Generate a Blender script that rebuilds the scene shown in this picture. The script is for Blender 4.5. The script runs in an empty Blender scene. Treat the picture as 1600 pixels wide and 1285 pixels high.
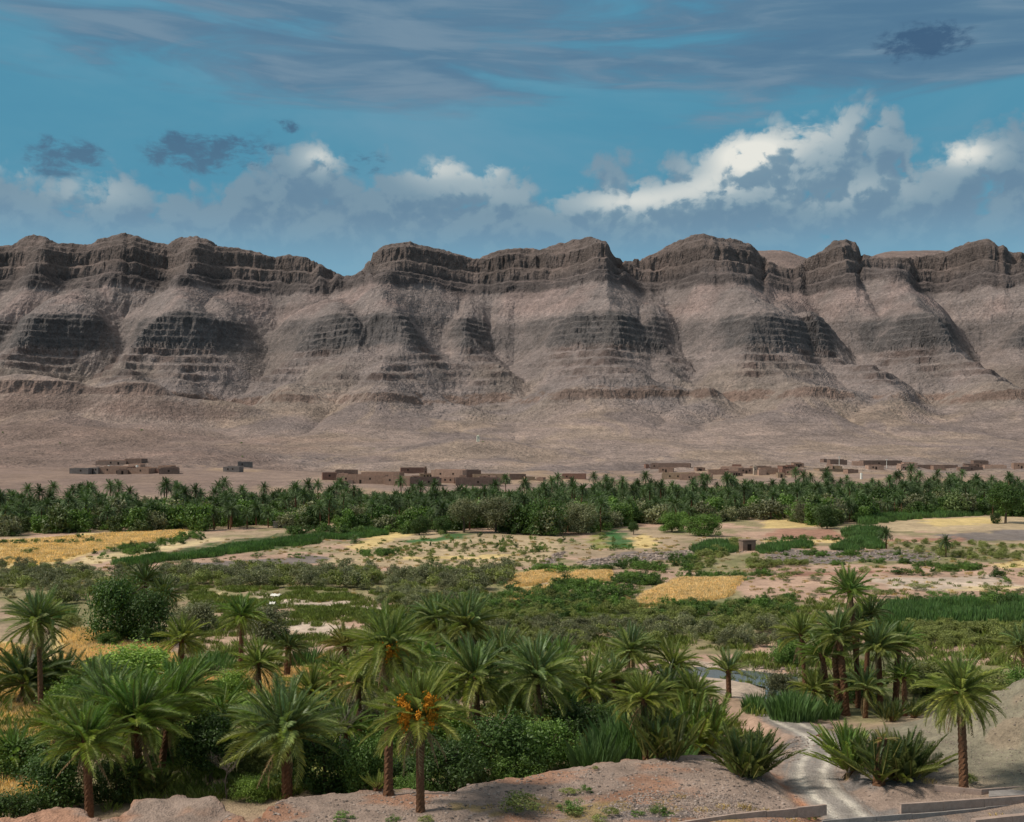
import bpy, math, random
import numpy as np
from mathutils import Vector, Matrix, Euler

random.seed(7)
RNG = np.random.default_rng(7)
SC = bpy.context.scene
COL = SC.collection

# ------------------------------------------------------------------ camera
F, CX, HY, H = 1800.0, 800.0, 700.0, 25.0      # focal length in photo pixels, centre x, horizon y, eye height
cam_d = bpy.data.cameras.new('camera')
cam_d.sensor_fit = 'HORIZONTAL'
cam_d.sensor_width = 36.0
cam_d.lens = 36.0 * F / 1600.0
cam_d.shift_y = (HY - 642.5) / 1600.0
cam_d.clip_start = 0.5
cam_d.clip_end = 30000
cam = bpy.data.objects.new('camera', cam_d)
cam.location = (0, 0, H)
cam.rotation_euler = (math.radians(90), 0, 0)
COL.objects.link(cam)
SC.camera = cam

# ------------------------------------------------------------------ light, exposure
SUN_DIR = Vector((-0.80, -0.14, 0.0)).normalized()
SUN_EL = math.radians(50)
to_sun = Vector((SUN_DIR.x * math.cos(SUN_EL), SUN_DIR.y * math.cos(SUN_EL), math.sin(SUN_EL)))
sl = bpy.data.lights.new('sun', 'SUN')
sl.energy = 2.9
sl.angle = math.radians(7.0)
sl.color = (1.0, 0.91, 0.78)
so = bpy.data.objects.new('sun', sl)
so.rotation_euler = (-to_sun).to_track_quat('-Z', 'Y').to_euler()
so.location = to_sun * 500
COL.objects.link(so)
vs = SC.view_settings
vs.view_transform = 'Standard'
vs.look = 'None'
vs.exposure = 0.45
vs.gamma = 1.0
vs.use_curve_mapping = False
SC.cycles.max_bounces = 5
SC.cycles.diffuse_bounces = 3
SC.cycles.transparent_max_bounces = 8
SC.cycles.use_denoising = True


# ------------------------------------------------------------------ node helpers
class NT:
    def __init__(s, tree):
        s.t = tree
        s.n = tree.nodes
        s.l = tree.links

    def put(s, sock, v):
        if hasattr(v, 'links') or isinstance(v, bpy.types.NodeSocket):
            s.l.new(v, sock)
        else:
            sock.default_value = v

    def math(s, op, a, b=None, c=None, clamp=False):
        n = s.n.new('ShaderNodeMath')
        n.operation = op
        n.use_clamp = clamp
        s.put(n.inputs[0], a)
        if b is not None: s.put(n.inputs[1], b)
        if c is not None: s.put(n.inputs[2], c)
        return n.outputs[0]

    def vmath(s, op, a, b=None):
        n = s.n.new('ShaderNodeVectorMath')
        n.operation = op
        s.put(n.inputs[0], a)
        if b is not None: s.put(n.inputs[1], b)
        return n.outputs[0]

    def noise(s, vec, scale, detail=4, rough=0.5, dist=0.0, lac=2.0, dim='3D'):
        n = s.n.new('ShaderNodeTexNoise')
        n.noise_dimensions = dim
        if vec is not None: s.put(n.inputs['Vector'], vec)
        n.inputs['Scale'].default_value = scale
        n.inputs['Detail'].default_value = detail
        n.inputs['Roughness'].default_value = rough
        n.inputs['Lacunarity'].default_value = lac
        n.inputs['Distortion'].default_value = dist
        return n.outputs['Fac']

    def voronoi(s, vec, scale, feature='F1', out='Distance', dim='3D'):
        n = s.n.new('ShaderNodeTexVoronoi')
        n.voronoi_dimensions = dim
        n.feature = feature
        s.put(n.inputs['Vector'], vec)
        n.inputs['Scale'].default_value = scale
        return n.outputs[out]

    def ss(s, v, a, b, c=0.0, d=1.0, kind='SMOOTHSTEP'):
        n = s.n.new('ShaderNodeMapRange')
        n.interpolation_type = kind
        s.put(n.inputs[0], v)
        s.put(n.inputs[1], a); s.put(n.inputs[2], b)
        s.put(n.inputs[3], c); s.put(n.inputs[4], d)
        return n.outputs[0]

    def mix(s, f, a, b, mode='MIX', clamp=False):
        n = s.n.new('ShaderNodeMix')
        n.data_type = 'RGBA'
        n.blend_type = mode
        n.clamp_result = clamp
        s.put(n.inputs[0], f)
        s.put(n.inputs[6], c4(a)); s.put(n.inputs[7], c4(b))
        return n.outputs[2]

    def comb(s, x, y, z):
        n = s.n.new('ShaderNodeCombineXYZ')
        s.put(n.inputs[0], x); s.put(n.inputs[1], y); s.put(n.inputs[2], z)
        return n.outputs[0]

    def sep(s, v):
        n = s.n.new('ShaderNodeSeparateXYZ')
        s.put(n.inputs[0], v)
        return n.outputs

    def ramp(s, f, stops, interp='LINEAR'):
        n = s.n.new('ShaderNodeValToRGB')
        n.color_ramp.interpolation = interp
        e = n.color_ramp.elements
        while len(e) > len(stops): e.remove(e[-1])
        while len(e) < len(stops): e.new(0.5)
        for el, (p, c) in zip(e, stops):
            el.position = p
            el.color = c4(c)
        s.put(n.inputs[0], f)
        return n.outputs[0]

    def curve(s, f, pts):
        n = s.n.new('ShaderNodeFloatCurve')
        c = n.mapping.curves[0]
        while len(c.points) < len(pts): c.points.new(0.5, 0.5)
        for p, (x, y) in zip(c.points, pts):
            p.location = (x, y)
            p.handle_type = 'AUTO'
        n.mapping.update()
        s.put(n.inputs[1], f)
        return n.outputs[0]


def c4(c):
    if isinstance(c, (tuple, list)) and len(c) == 3: return (c[0], c[1], c[2], 1.0)
    return c


def srgb(r, g, b):
    f = lambda u: (u / 255 / 12.92) if u <= 10 else ((u / 255 + 0.055) / 1.055) ** 2.4
    return (f(r), f(g), f(b))


# ------------------------------------------------------------------ world: sky with clouds
def aeaz(px, py):
    tx = (px - CX) / F
    az = math.atan(tx)
    el = math.atan((HY - py) / F * math.cos(az))
    return math.degrees(az), math.degrees(el)


def build_world():
    w = bpy.data.worlds.new('World')
    SC.world = w
    w.use_nodes = True
    T = NT(w.node_tree)
    for n in list(T.n): T.n.remove(n)
    out = T.n.new('ShaderNodeOutputWorld')
    bg = T.n.new('ShaderNodeBackground')
    bg.inputs[1].default_value = 0.085
    T.l.new(bg.outputs[0], out.inputs[0])
    sky = T.n.new('ShaderNodeTexSky')
    sky.sky_type = 'NISHITA'
    sky.sun_disc = False
    sky.sun_elevation = SUN_EL
    sky.sun_rotation = math.atan2(to_sun.x, to_sun.y)
    sky.altitude = 900
    sky.air_density = 1.0
    sky.dust_density = 0.3
    sky.ozone_density = 1.0
    tc = T.n.new('ShaderNodeTexCoord')
    d = T.vmath('NORMALIZE', tc.outputs['Generated'])
    x, y, z = T.sep(d)
    az = T.math('MULTIPLY', T.math('ARCTAN2', x, y), 180 / math.pi)
    el = T.math('MULTIPLY', T.math('ARCSINE', z), 180 / math.pi)
    # the sky colour: Nishita drawn towards the teal of the print
    base = T.mix(1.0, sky.outputs[0], (0.62, 1.06, 1.0), 'MULTIPLY')
    base = T.mix(T.ss(el, 3, 13), base, (0.76, 2.45, 3.55))
    base = T.mix(T.ss(el, 8, 1, 0, 0.7), base, (1.95, 3.65, 4.9))
    base = T.mix(T.ss(el, 15, 40), base, (0.9, 2.3, 3.8))

    P = T.comb(az, el, 0.0)
    veil = T.noise(T.vmath('MULTIPLY', P, (0.05, 0.16, 1.0)), 1.0, 5, 0.6, 0.3, dim='2D')
    base = T.mix(T.ss(veil, 0.38, 0.75, 0.0, 0.34), base, (2.0, 3.2, 4.1))
    base = T.mix(T.ss(veil, 0.45, 0.25, 0.0, 0.25), base, (0.55, 2.0, 3.3))
    Pl = T.comb(T.math('ADD', az, -0.30), T.math('ADD', el, 0.75), 0.0)

    # ---- cumulus bank: top outline by azimuth
    tops = [(-60, 262), (0, 244), (40, 250), (75, 285), (130, 290), (190, 262), (260, 285), (330, 292), (380, 258), (450, 232), (510, 226), (560, 262),
            (620, 258), (690, 238), (730, 258), (770, 248), (820, 288), (862, 302), (905, 268), (965, 246), (1010, 262), (1060, 236),
            (1110, 222), (1140, 206), (1180, 208), (1225, 176), (1265, 190), (1310, 166), (1350, 152), (1395, 158), (1415, 190), (1445, 236),
            (1490, 226), (1560, 192), (1600, 184), (1680, 220)]
    pts = []
    for px, py in tops:
        a, e = aeaz(px, py)
        pts.append(((a + 60) / 120, e / 20))
    pts = [(0.0, 0.60), (0.12, 0.72), (0.22, 0.58)] + pts + [(0.80, 0.66), (0.88, 0.56), (1.0, 0.62)]
    top = T.math('MULTIPLY', T.curve(T.math('DIVIDE', T.math('ADD', az, 60), 120, clamp=True), pts), 20.0)

    def dens(p, elv):
        q = T.vmath('MULTIPLY', p, (1.0, 1.25, 1.0))
        n1 = T.noise(q, 0.42, 8, 0.60, 0.25, dim='2D')
        vq = T.vmath('ADD', q, T.comb(T.math('MULTIPLY', n1, 1.6), T.math('MULTIPLY', n1, -1.2), 0.0))
        v1 = T.voronoi(vq, 0.62, dim='2D')
        v2 = T.voronoi(vq, 1.7, dim='2D')
        v1 = T.math('MULTIPLY', v1, T.math('MULTIPLY', v1, 1.5))
        v2 = T.math('MULTIPLY', v2, T.math('MULTIPLY', v2, 1.5))
        bil = T.math('SUBTRACT', 1.0, T.math('ADD', T.math('MULTIPLY', v1, 0.75), T.math('MULTIPLY', v2, 0.35)))
        n = T.math('ADD', T.math('MULTIPLY', n1, 1.25), T.math('MULTIPLY', bil, 0.44))     # about 0.3..1.2
        rim = T.math('MULTIPLY', T.math('SUBTRACT', top, elv), 0.36)                       # below the outline: positive
        rim = T.math('MINIMUM', rim, 0.55)
        return T.math('ADD', T.math('SUBTRACT', n, 0.90), rim)

    D0 = dens(P, el)
    D1 = dens(Pl, T.math('ADD', el, 0.75))
    cover = T.ss(D0, -0.06, 0.34)
    low = T.ss(el, 11.3, 8.8)                                         # the bank thins out into haze towards the ridge
    cover = T.math('MULTIPLY', cover, T.math('SUBTRACT', 1.0, T.math('MULTIPLY', low, 0.45)))
    cover = T.math('MULTIPLY', cover, T.ss(el, 7.3, 9.0, 0.30, 1.0))
    lit = T.ss(T.math('SUBTRACT', D0, D1), -0.26, 0.36)
    thick = T.ss(D0, 0.05, 0.65)

    def glow(px, py, rx, ry, wgt):
        a, e = aeaz(px, py)
        u = T.math('DIVIDE', T.math('SUBTRACT', az, a), rx / 31.4)
        v = T.math('DIVIDE', T.math('SUBTRACT', el, e), ry / 31.4)
        r = T.math('ADD', T.math('MULTIPLY', u, u), T.math('MULTIPLY', v, v))
        return T.math('MULTIPLY', T.math('POWER', 2.718, T.math('MULTIPLY', r, -1.0)), wgt)

    spots = [(1165, 242, 75, 34, 1.0), (1290, 200, 95, 48, 0.55), (985, 315, 110, 26, 0.75), (1110, 290, 80, 26, 0.5), (1330, 300, 120, 26, 0.45),
             (1510, 240, 50, 24, 0.9), (500, 246, 40, 24, 0.7), (680, 262, 60, 26, 0.65), (765, 262, 40, 20, 0.6), (145, 296, 70, 26, 0.45), (15, 256, 35, 16, 0.7),
             (760, 300, 90, 24, 0.3)]
    g = None
    for sp in spots:
        gg = glow(*sp)
        g = gg if g is None else T.math('ADD', g, gg)
    far = T.ss(T.math('ABSOLUTE', az), 25, 32, 0.0, 0.35)
    g = T.math('ADD', g, far, clamp=True)
    bright = T.math('ADD', T.math('MULTIPLY', lit, 0.22), T.math('MULTIPLY', T.math('MULTIPLY', g, T.ss(lit, 0.05, 0.75, 0.35, 1.0)), 0.85), clamp=True)
    ccol = T.ramp(bright, [(0.0, (1.25, 2.15, 3.0)), (0.30, (1.75, 2.7, 3.4)), (0.62, (3.1, 3.9, 4.3)), (1.0, (6.8, 6.8, 6.3))])
    shade = T.math('MULTIPLY', T.math('SUBTRACT', 1.0, g), T.math('MULTIPLY', T.ss(lit, 0.85, 0.05), thick))
    ccol = T.mix(T.math('MULTIPLY', shade, 0.5), ccol, (1.1, 2.0, 2.9))
    ccol = T.mix(T.ss(el, 12.0, 8.0, 0, 0.75), ccol, (2.25, 3.65, 4.8))
    colr = T.mix(cover, base, ccol)

    # ---- loose dark wisps above the bank
    wn = T.noise(T.vmath('MULTIPLY', P, (0.55, 1.2, 1.0)), 1.3, 6, 0.66, 0.2, dim='2D')
    wn = T.math('ADD', T.math('MULTIPLY', wn, 1.7), -0.35)
    wz = None
    for sp in [(85, 245, 40, 26, 1.0), (135, 243, 28, 14, 0.8), (340, 236, 80, 26, 1.0), (275, 245, 40, 24, 0.7), (445, 198, 22, 10, 0.8), (570, 255, 40, 20, 0.5), (1445, 66, 52, 22, 1.75)]:
        gg = glow(*sp)
        wz = gg if wz is None else T.math('ADD', wz, gg)
    wc = T.ss(T.math('ADD', wn, T.math('MULTIPLY', wz, 0.42)), 0.52, 1.05, 0, 0.9)
    wc = T.math('MULTIPLY', wc, T.ss(wz, 0.1, 0.4))

    # ---- high stratus: long streaks
    S = T.vmath('MULTIPLY', P, (0.085, 0.52, 1.0))
    skew = T.comb(az, T.math('ADD', el, T.math('MULTIPLY', az, 0.035)), 3.0)
    S = T.vmath('MULTIPLY', skew, (0.075, 0.50, 1.0))
    s1 = T.noise(S, 1.0, 6, 0.55, 0.5, dim='2D')
    s2 = T.noise(T.vmath('MULTIPLY', skew, (0.13, 1.0, 1.0)), 1.0, 6, 0.55, 0.4, dim='2D')
    band = T.ss(el, 14.4, 18.3)
    band = T.math('MULTIPLY', band, T.ss(az, -26, -14, 0.55, 1.0))
    right = T.ss(az, 8, 20, 0.0, 0.28)
    sd = T.math('ADD', T.math('MULTIPLY', s1, 0.85), T.math('MULTIPLY', s2, 0.35))
    sc = T.ss(T.math('ADD', sd, T.math('ADD', T.math('MULTIPLY', band, 0.30), T.math('MULTIPLY', right, band))), 0.70, 0.96)
    sc = T.math('MULTIPLY', sc, T.ss(el, 13.6, 16.0))
    high = T.ss(el, 22, 50)
    sc = T.math('MAXIMUM', sc, T.math('MULTIPLY', high, 0.92))
    tone = T.ss(T.math('ADD', T.math('MULTIPLY', s2, 0.65), T.math('MULTIPLY', s1, 0.35)), 0.33, 0.68)
    scol = T.ramp(tone, [(0.0, (0.74, 1.55, 2.5)), (0.5, (0.95, 1.8, 2.7)), (1.0, (1.5, 2.3, 3.1))])
    scol = T.mix(high, scol, T.ramp(tone, [(0.0, (3.5, 3.5, 3.4)), (1.0, (6.2, 6.0, 5.6))]))
    colr = T.mix(T.math('MULTIPLY', sc, 0.92), colr, scol)
    colr = T.mix(wc, colr, T.mix(T.ss(el, 12, 18), (0.75, 1.5, 2.3), (0.42, 0.95, 1.75)))
    T.l.new(colr, bg.inputs[0])
    w.cycles.sampling_method = 'NONE'


build_world()


# ------------------------------------------------------------------ numpy noise
_PT = np.random.default_rng(99).permutation(4096).astype(np.int32)
_GA = np.random.default_rng(98).random(4096) * 2 * math.pi
_GX = np.cos(_GA).astype(np.float32); _GY = np.sin(_GA).astype(np.float32)


def pn(x, y, seed=0):
    x, y = np.broadcast_arrays(np.asarray(x, np.float32), np.asarray(y, np.float32))
    ix = np.floor(x); iy = np.floor(y)
    fx = x - ix; fy = y - iy
    ux = fx * fx * fx * (fx * (fx * 6 - 15) + 10); uy = fy * fy * fy * (fy * (fy * 6 - 15) + 10)
    jx = ix.astype(np.int32); jy = iy.astype(np.int32)
    so_ = (seed * 101 + 7) & 4095

    def g(a, b):
        k = _PT[(_PT[(jx + a + so_) & 4095] + jy + b) & 4095]
        return _GX[k] * (fx - a) + _GY[k] * (fy - b)
    n0 = g(0, 0); n0 += (g(1, 0) - n0) * ux
    n1 = g(0, 1); n1 += (g(1, 1) - n1) * ux
    return (n0 + (n1 - n0) * uy) * 1.5


def fbm(x, y, o=4, seed=0, rough=0.5):
    s = 0; a = 1.0; t = 0
    for k in range(o):
        s = s + a * pn(np.asarray(x) * 2 ** k + 17.3 * k, np.asarray(y) * 2 ** k - 9.1 * k, seed + k)
        t += a; a *= rough
    return s / t * 1.4


def ridged(x, y, o=4, seed=0, rough=0.5):
    s = 0; a = 1.0; t = 0
    for k in range(o):
        s = s + a * (1 - np.abs(pn(np.asarray(x) * 2 ** k + 17.3 * k, np.asarray(y) * 2 ** k - 9.1 * k, seed + k)) * 1.6)
        t += a; a *= rough
    return s / t


def sst(v, a, b):
    t = np.clip((np.asarray(v, float) - a) / (b - a), 0, 1)
    return t * t * (3 - 2 * t)


def gp(px, py, z=0.0):
    d = (H - z) * F / (py - HY)
    return ((px - CX) / F * d, d)


def poly_sd(x, y, poly):
    """signed distance to a closed polygon, positive inside"""
    x = np.asarray(x, float); y = np.asarray(y, float)
    d2 = np.full(x.shape, 1e18); ins = np.zeros(x.shape, bool)
    n = len(poly)
    for i in range(n):
        ax, ay = poly[i]; bx, by = poly[(i + 1) % n]
        ex, ey = bx - ax, by - ay
        t = np.clip(((x - ax) * ex + (y - ay) * ey) / (ex * ex + ey * ey + 1e-12), 0, 1)
        d2 = np.minimum(d2, (x - ax - t * ex) ** 2 + (y - ay - t * ey) ** 2)
        c = ((ay > y) != (by > y)) & (x < (bx - ax) * (y - ay) / (by - ay + 1e-12) + ax)
        ins ^= c
    return np.where(ins, 1, -1) * np.sqrt(d2)


# ------------------------------------------------------------------ ground heights
BZ = 3.0
BENCH = [gp(*p, BZ) for p in [(-900, 1330), (-200, 1290), (10, 1288), (45, 1275), (88, 1268), (125, 1271), (160, 1284), (188, 1281), (214, 1265), (245, 1256), (290, 1252),
                              (328, 1258), (356, 1271), (388, 1284), (414, 1276), (432, 1248), (470, 1236), (560, 1228), (610, 1225), (700, 1228), (770, 1212), (850, 1195),
                              (905, 1187), (1000, 1180), (1090, 1172), (1160, 1176), (1222, 1196), (1234, 1232), (1250, 1258), (1262, 1300)]] + [(20.0, 45.0), (20, 20), (-90, 20)]
RIVER = [gp(*p, -0.3) for p in [(1030, 1042), (1100, 1043), (1180, 1049), (1236, 1056), (1240, 1088), (1206, 1095), (1190, 1086), (1192, 1071), (1140, 1061), (1050, 1052)]]
ROAD_PX = [(1352, 1330, 2.3), (1338, 1285, 2.3), (1300, 1252, 2.2), (1268, 1222, 1.9), (1266, 1200, 1.7), (1284, 1172, 1.5), (1282, 1152, 1.3), (1252, 1140, 1.0), (1222, 1126, 0.5), (1207, 1108, 0.1), (1203, 1096, -0.15)]
ROAD = [gp(a, b, c) for a, b, c in ROAD_PX]


def polyline_d(x, y, pl):
    d2 = np.full(np.shape(x), 1e18); par = np.zeros(np.shape(x)); acc = 0.0
    side = np.zeros(np.shape(x))
    for i in range(len(pl) - 1):
        ax, ay = pl[i]; bx, by = pl[i + 1]
        ex, ey = bx - ax, by - ay
        L = math.hypot(ex, ey)
        t = np.clip(((x - ax) * ex + (y - ay) * ey) / (L * L), 0, 1)
        q = (x - ax - t * ex) ** 2 + (y - ay - t * ey) ** 2
        m = q < d2
        d2 = np.where(m, q, d2)
        par = np.where(m, acc + t * L, par)
        side = np.where(m, np.sign((x - ax) * ey - (y - ay) * ex), side)
        acc += L
    return np.sqrt(d2), par, side


def fan_z(x, y):
    """valley floor, then the gravel fan rising to the foot of the range"""
    z = np.interp(y, [0, 470, 600, 750, 1000, 1250, 1500, 1720, 1900], [0, 0, 2.5, 7.5, 14, 25, 47, 80, 108])
    left = sst(-x / np.maximum(y, 1), 0.06, 0.34)
    z = z + left * np.interp(y, [0, 430, 560, 760, 900, 1150, 1500], [0, 0, 3.5, 4.0, 8.5, 17, 0])
    k = sst(y, 500, 900)
    z = z + k * (7.5 * fbm(x / 180, y / 240, 4, 31) + 1.2 * fbm(x / 40, y / 60, 3, 32))
    for kx, ky, kh, kr in [(-575, 1400, 66, 72), (-455, 1410, 58, 62), (-690, 1380, 62, 80), (-345, 1430, 44, 62), (-520, 1270, 30, 60), (-380, 1290, 20, 55), (-480, 1130, 10, 120)]:
        z = z + kh * np.exp(-((x - kx) / kr) ** 2 - ((y - ky) / (kr * 0.8)) ** 2)
    # the little knoll with the white tower
    z = z + 16 * np.exp(-((x + 34) / 62) ** 2 - ((y - 1180) / 90) ** 2)
    return z


def ground_z(x, y):
    x = np.asarray(x, float); y = np.asarray(y, float)
    v = fan_z(x, y) + 0.30 * fbm(x / 28, y / 28, 3, 3) * sst(y, 95, 130) + 0.06 * fbm(x / 3, y / 3, 2, 4)
    # field terraces
    v = v + 0.25 * np.round(1.6 * fbm(x / 90, y / 55, 2, 5)) * sst(y, 150, 200) * (1 - sst(y, 420, 520))
    right = 2.3 * sst(-y, -100, -72) * sst(x, 12, 18)
    hill = 7.6 * np.exp(-((x - 46) / 14) ** 2 - ((y - 88) / 11) ** 2)
    hill = hill * (1 + 0.22 * fbm(x / 5, y / 5, 5, 8, 0.6)) 
    gul = np.abs(pn(x / 7 + y / 15, y / 16 - 3, 9))
    hill = hill - 0.9 * sst(hill, 0.6, 3.0) * (1 - sst(gul, 0.0, 0.22))
    mound = 1.0 * np.exp(-((x - 25.5) / 5.0) ** 2 - ((y - 81.5) / 4.0) ** 2)
    z = v + right + hill + mound
    sd = poly_sd(x, y, BENCH)
    sdn = sd + 0.75 * fbm(x / 2.0, y / 2.0, 5, 11, 0.6)
    top = BZ + 0.22 * fbm(x / 7, y / 7, 4, 12) + 0.09 * fbm(x / 1.7, y / 1.7, 4, 13, 0.6) - 0.35 * (1 - sst(sd, 0, 4)) * sst(x, -16, -12)
    top = top + 0.55 * np.exp(-((x + 19) / 4.5) ** 2 - ((y - 70.5) / 3) ** 2) + 0.3 * np.exp(-((x + 29) / 3) ** 2 - ((y - 69) / 3) ** 2)
    top = top + 0.32 * fbm(x / 2.4, y / 2.4, 4, 16) * (1 - sst(x, -17, -13))
    m = sst(sdn, -1.1, 0.15)
    z = z * (1 - m) + top * m
    dr, par, side = polyline_d(x, y, ROAD)
    zr = np.interp(par, np.cumsum([0] + [math.dist(ROAD[i], ROAD[i + 1]) for i in range(len(ROAD) - 1)]), [c[2] for c in ROAD_PX])
    mr = 1 - sst(dr, 2.1, 3.4)
    rut = -0.05 * np.exp(-((dr - 0.8) / 0.25) ** 2)
    z = z * (1 - mr) + (zr + rut + 0.05 * fbm(x / 1.5, y / 1.5, 3, 15)) * mr
    rv = poly_sd(x, y, RIVER) + 0.8 * fbm(x / 5, y / 5, 3, 14)
    z = z - 0.75 * sst(rv, -2.2, 0.6) * (1 - mr * 0.6)
    return z


def gz1(x, y):
    return float(ground_z(np.array([x]), np.array([y]))[0])


MBVH = None


def hit(px, py, y0=55.0, y1=1600.0):
    """where the sight line through a photo pixel meets the ground"""
    ys = 1.0 / np.linspace(1 / y0, 1 / y1, 1500)
    xs = (px - CX) / F * ys
    zr = H - (py - HY) / F * ys
    gzv = ground_z(xs, ys)
    k = np.argmax(gzv >= zr)
    if gzv[k] < zr[k]: k = len(ys) - 1
    if ys[k] > 765 and MBVH is not None:
        p = MBVH.ray_cast(Vector((0, 0, H)), Vector(((px - CX) / F, 1, (HY - py) / F)).normalized())[0]
        if p is not None: return p.x, p.y, p.z
    return float(xs[k]), float(ys[k]), float(gzv[k])


# ------------------------------------------------------------------ mesh helpers
def mesh_np(name, V, Fq, mats=(), smooth=False, mat_idx=None):
    V = np.asarray(V, np.float32)
    me = bpy.data.meshes.new(name)
    Fq = np.asarray(Fq, np.int32)
    n, k = Fq.shape
    me.vertices.add(len(V)); me.vertices.foreach_set('co', V.ravel())
    me.loops.add(n * k); me.loops.foreach_set('vertex_index', Fq.ravel())
    me.polygons.add(n)
    me.polygons.foreach_set('loop_start', np.arange(0, n * k, k, dtype=np.int32))
    me.polygons.foreach_set('loop_total', np.full(n, k, np.int32))
    for m in mats: me.materials.append(m)
    if mat_idx is not None: me.polygons.foreach_set('material_index', np.asarray(mat_idx, np.int32))
    me.polygons.foreach_set('use_smooth', np.full(n, smooth))
    me.update(calc_edges=True)
    return me


def mesh_py(name, V, faces, mats=(), idx=None, smooth=False):
    me = bpy.data.meshes.new(name)
    me.from_pydata([tuple(v) for v in V], [], [tuple(f) for f in faces])
    for m in mats: me.materials.append(m)
    if idx is not None: me.polygons.foreach_set('material_index', np.asarray(idx, np.int32))
    if smooth: me.polygons.foreach_set('use_smooth', np.full(len(faces), True))
    me.update()
    return me


def link(name, data, parent=None, loc=(0, 0, 0), rot=(0, 0, 0), sc=(1, 1, 1), color=None):
    o = bpy.data.objects.new(name, data)
    COL.objects.link(o)
    o.location = loc; o.rotation_euler = rot
    o.scale = (sc, sc, sc) if isinstance(sc, (int, float)) else sc
    if parent is not None: o.parent = parent
    if color is not None: o.color = (color[0], color[1], color[2], 1)
    return o


def tag(o, label=None, cat=None, group=None, kind=None):
    if label: o['label'] = label
    if cat: o['category'] = cat
    if group: o['group'] = group
    if kind: o['kind'] = kind
    return o


def grid_faces(nr, nc):
    i = np.arange(nr - 1)[:, None] * nc + np.arange(nc - 1)[None, :]
    return np.stack([i, i + 1, i + nc + 1, i + nc], -1).reshape(-1, 4)


def color_attr(me, name, C):
    a = me.color_attributes.new(name, 'FLOAT_COLOR', 'POINT')
    C = np.concatenate([C, np.ones((len(C), 1))], 1).astype(np.float32)
    a.data.foreach_set('color', C.ravel())


# ------------------------------------------------------------------ materials
def new_mat(name):
    m = bpy.data.materials.new(name)
    m.use_nodes = True
    T = NT(m.node_tree)
    b = T.n['Principled BSDF']
    b.inputs['Roughness'].default_value = 0.9
    b.inputs['Specular IOR Level'].default_value = 0.15
    return m, T, b


def bump(T, b, h, strength, dist):
    n = T.n.new('ShaderNodeBump')
    n.inputs['Strength'].default_value = strength
    n.inputs['Distance'].default_value = dist
    T.l.new(h, n.inputs['Height'])
    T.l.new(n.outputs[0], b.inputs['Normal'])


def attr(T, name):
    n = T.n.new('ShaderNodeAttribute')
    n.attribute_name = name
    return n.outputs['Color']


def objco(T):
    n = T.n.new('ShaderNodeTexCoord')
    return n.outputs['Object']


def mat_ground():
    m, T, b = new_mat('ground_soil')
    co = objco(T)
    a = attr(T, 'soil')
    n1 = T.noise(co, 0.35, 4, 0.65)
    n2 = T.noise(co, 3.0, 3, 0.7)
    n3 = T.noise(co, 0.06, 2, 0.6)
    peb = T.voronoi(co, 7.0)
    v = T.math('MULTIPLY', T.ss(n1, 0.3, 0.72, 0.72, 1.22, 'LINEAR'), T.ss(n2, 0.25, 0.75, 0.74, 1.24, 'LINEAR'))
    v = T.math('MULTIPLY', v, T.ss(n3, 0.35, 0.65, 0.86, 1.14, 'LINEAR'))
    v = T.math('MULTIPLY', v, T.ss(peb, 0.05, 0.35, 0.82, 1.08, 'LINEAR'))
    c = T.mix(1.0, a, T.comb(v, v, v), 'MULTIPLY')
    T.l.new(c, b.inputs['Base Color'])
    h = T.math('ADD', T.math('MULTIPLY', n2, 0.6), T.math('MULTIPLY', peb, 0.35))
    bump(T, b, h, 1.0, 0.16)
    return m


def mat_rock():
    m, T, b = new_mat('mountain_rock')
    co = objco(T)
    a = attr(T, 'rock')
    n1 = T.noise(co, 0.018, 4, 0.66)
    n2 = T.noise(co, 0.12, 3, 0.72)
    n3 = T.noise(co, 0.36, 2, 0.7)
    st = T.noise(T.vmath('MULTIPLY', co, (0.012, 0.012, 0.30)), 1.0, 3, 0.65)
    v = T.math('MULTIPLY', T.ss(n1, 0.3, 0.7, 0.72, 1.24, 'LINEAR'), T.ss(n2, 0.28, 0.72, 0.74, 1.24, 'LINEAR'))
    v = T.math('MULTIPLY', v, T.ss(n3, 0.3, 0.7, 0.70, 1.30, 'LINEAR'))
    v = T.math('MULTIPLY', v, T.ss(st, 0.3, 0.7, 0.88, 1.12, 'LINEAR'))
    c = T.mix(1.0, a, T.comb(v, v, v), 'MULTIPLY')
    c = T.mix(T.ss(n1, 0.45, 0.75, 0, 0.25), c, T.mix(1.0, c, (1.12, 0.96, 0.88), 'MULTIPLY'))
    T.l.new(c, b.inputs['Base Color'])
    h = T.math('ADD', T.math('MULTIPLY', n2, 1.0), T.math('MULTIPLY', n3, 0.4))
    bump(T, b, h, 0.9, 5.0)
    return m


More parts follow.
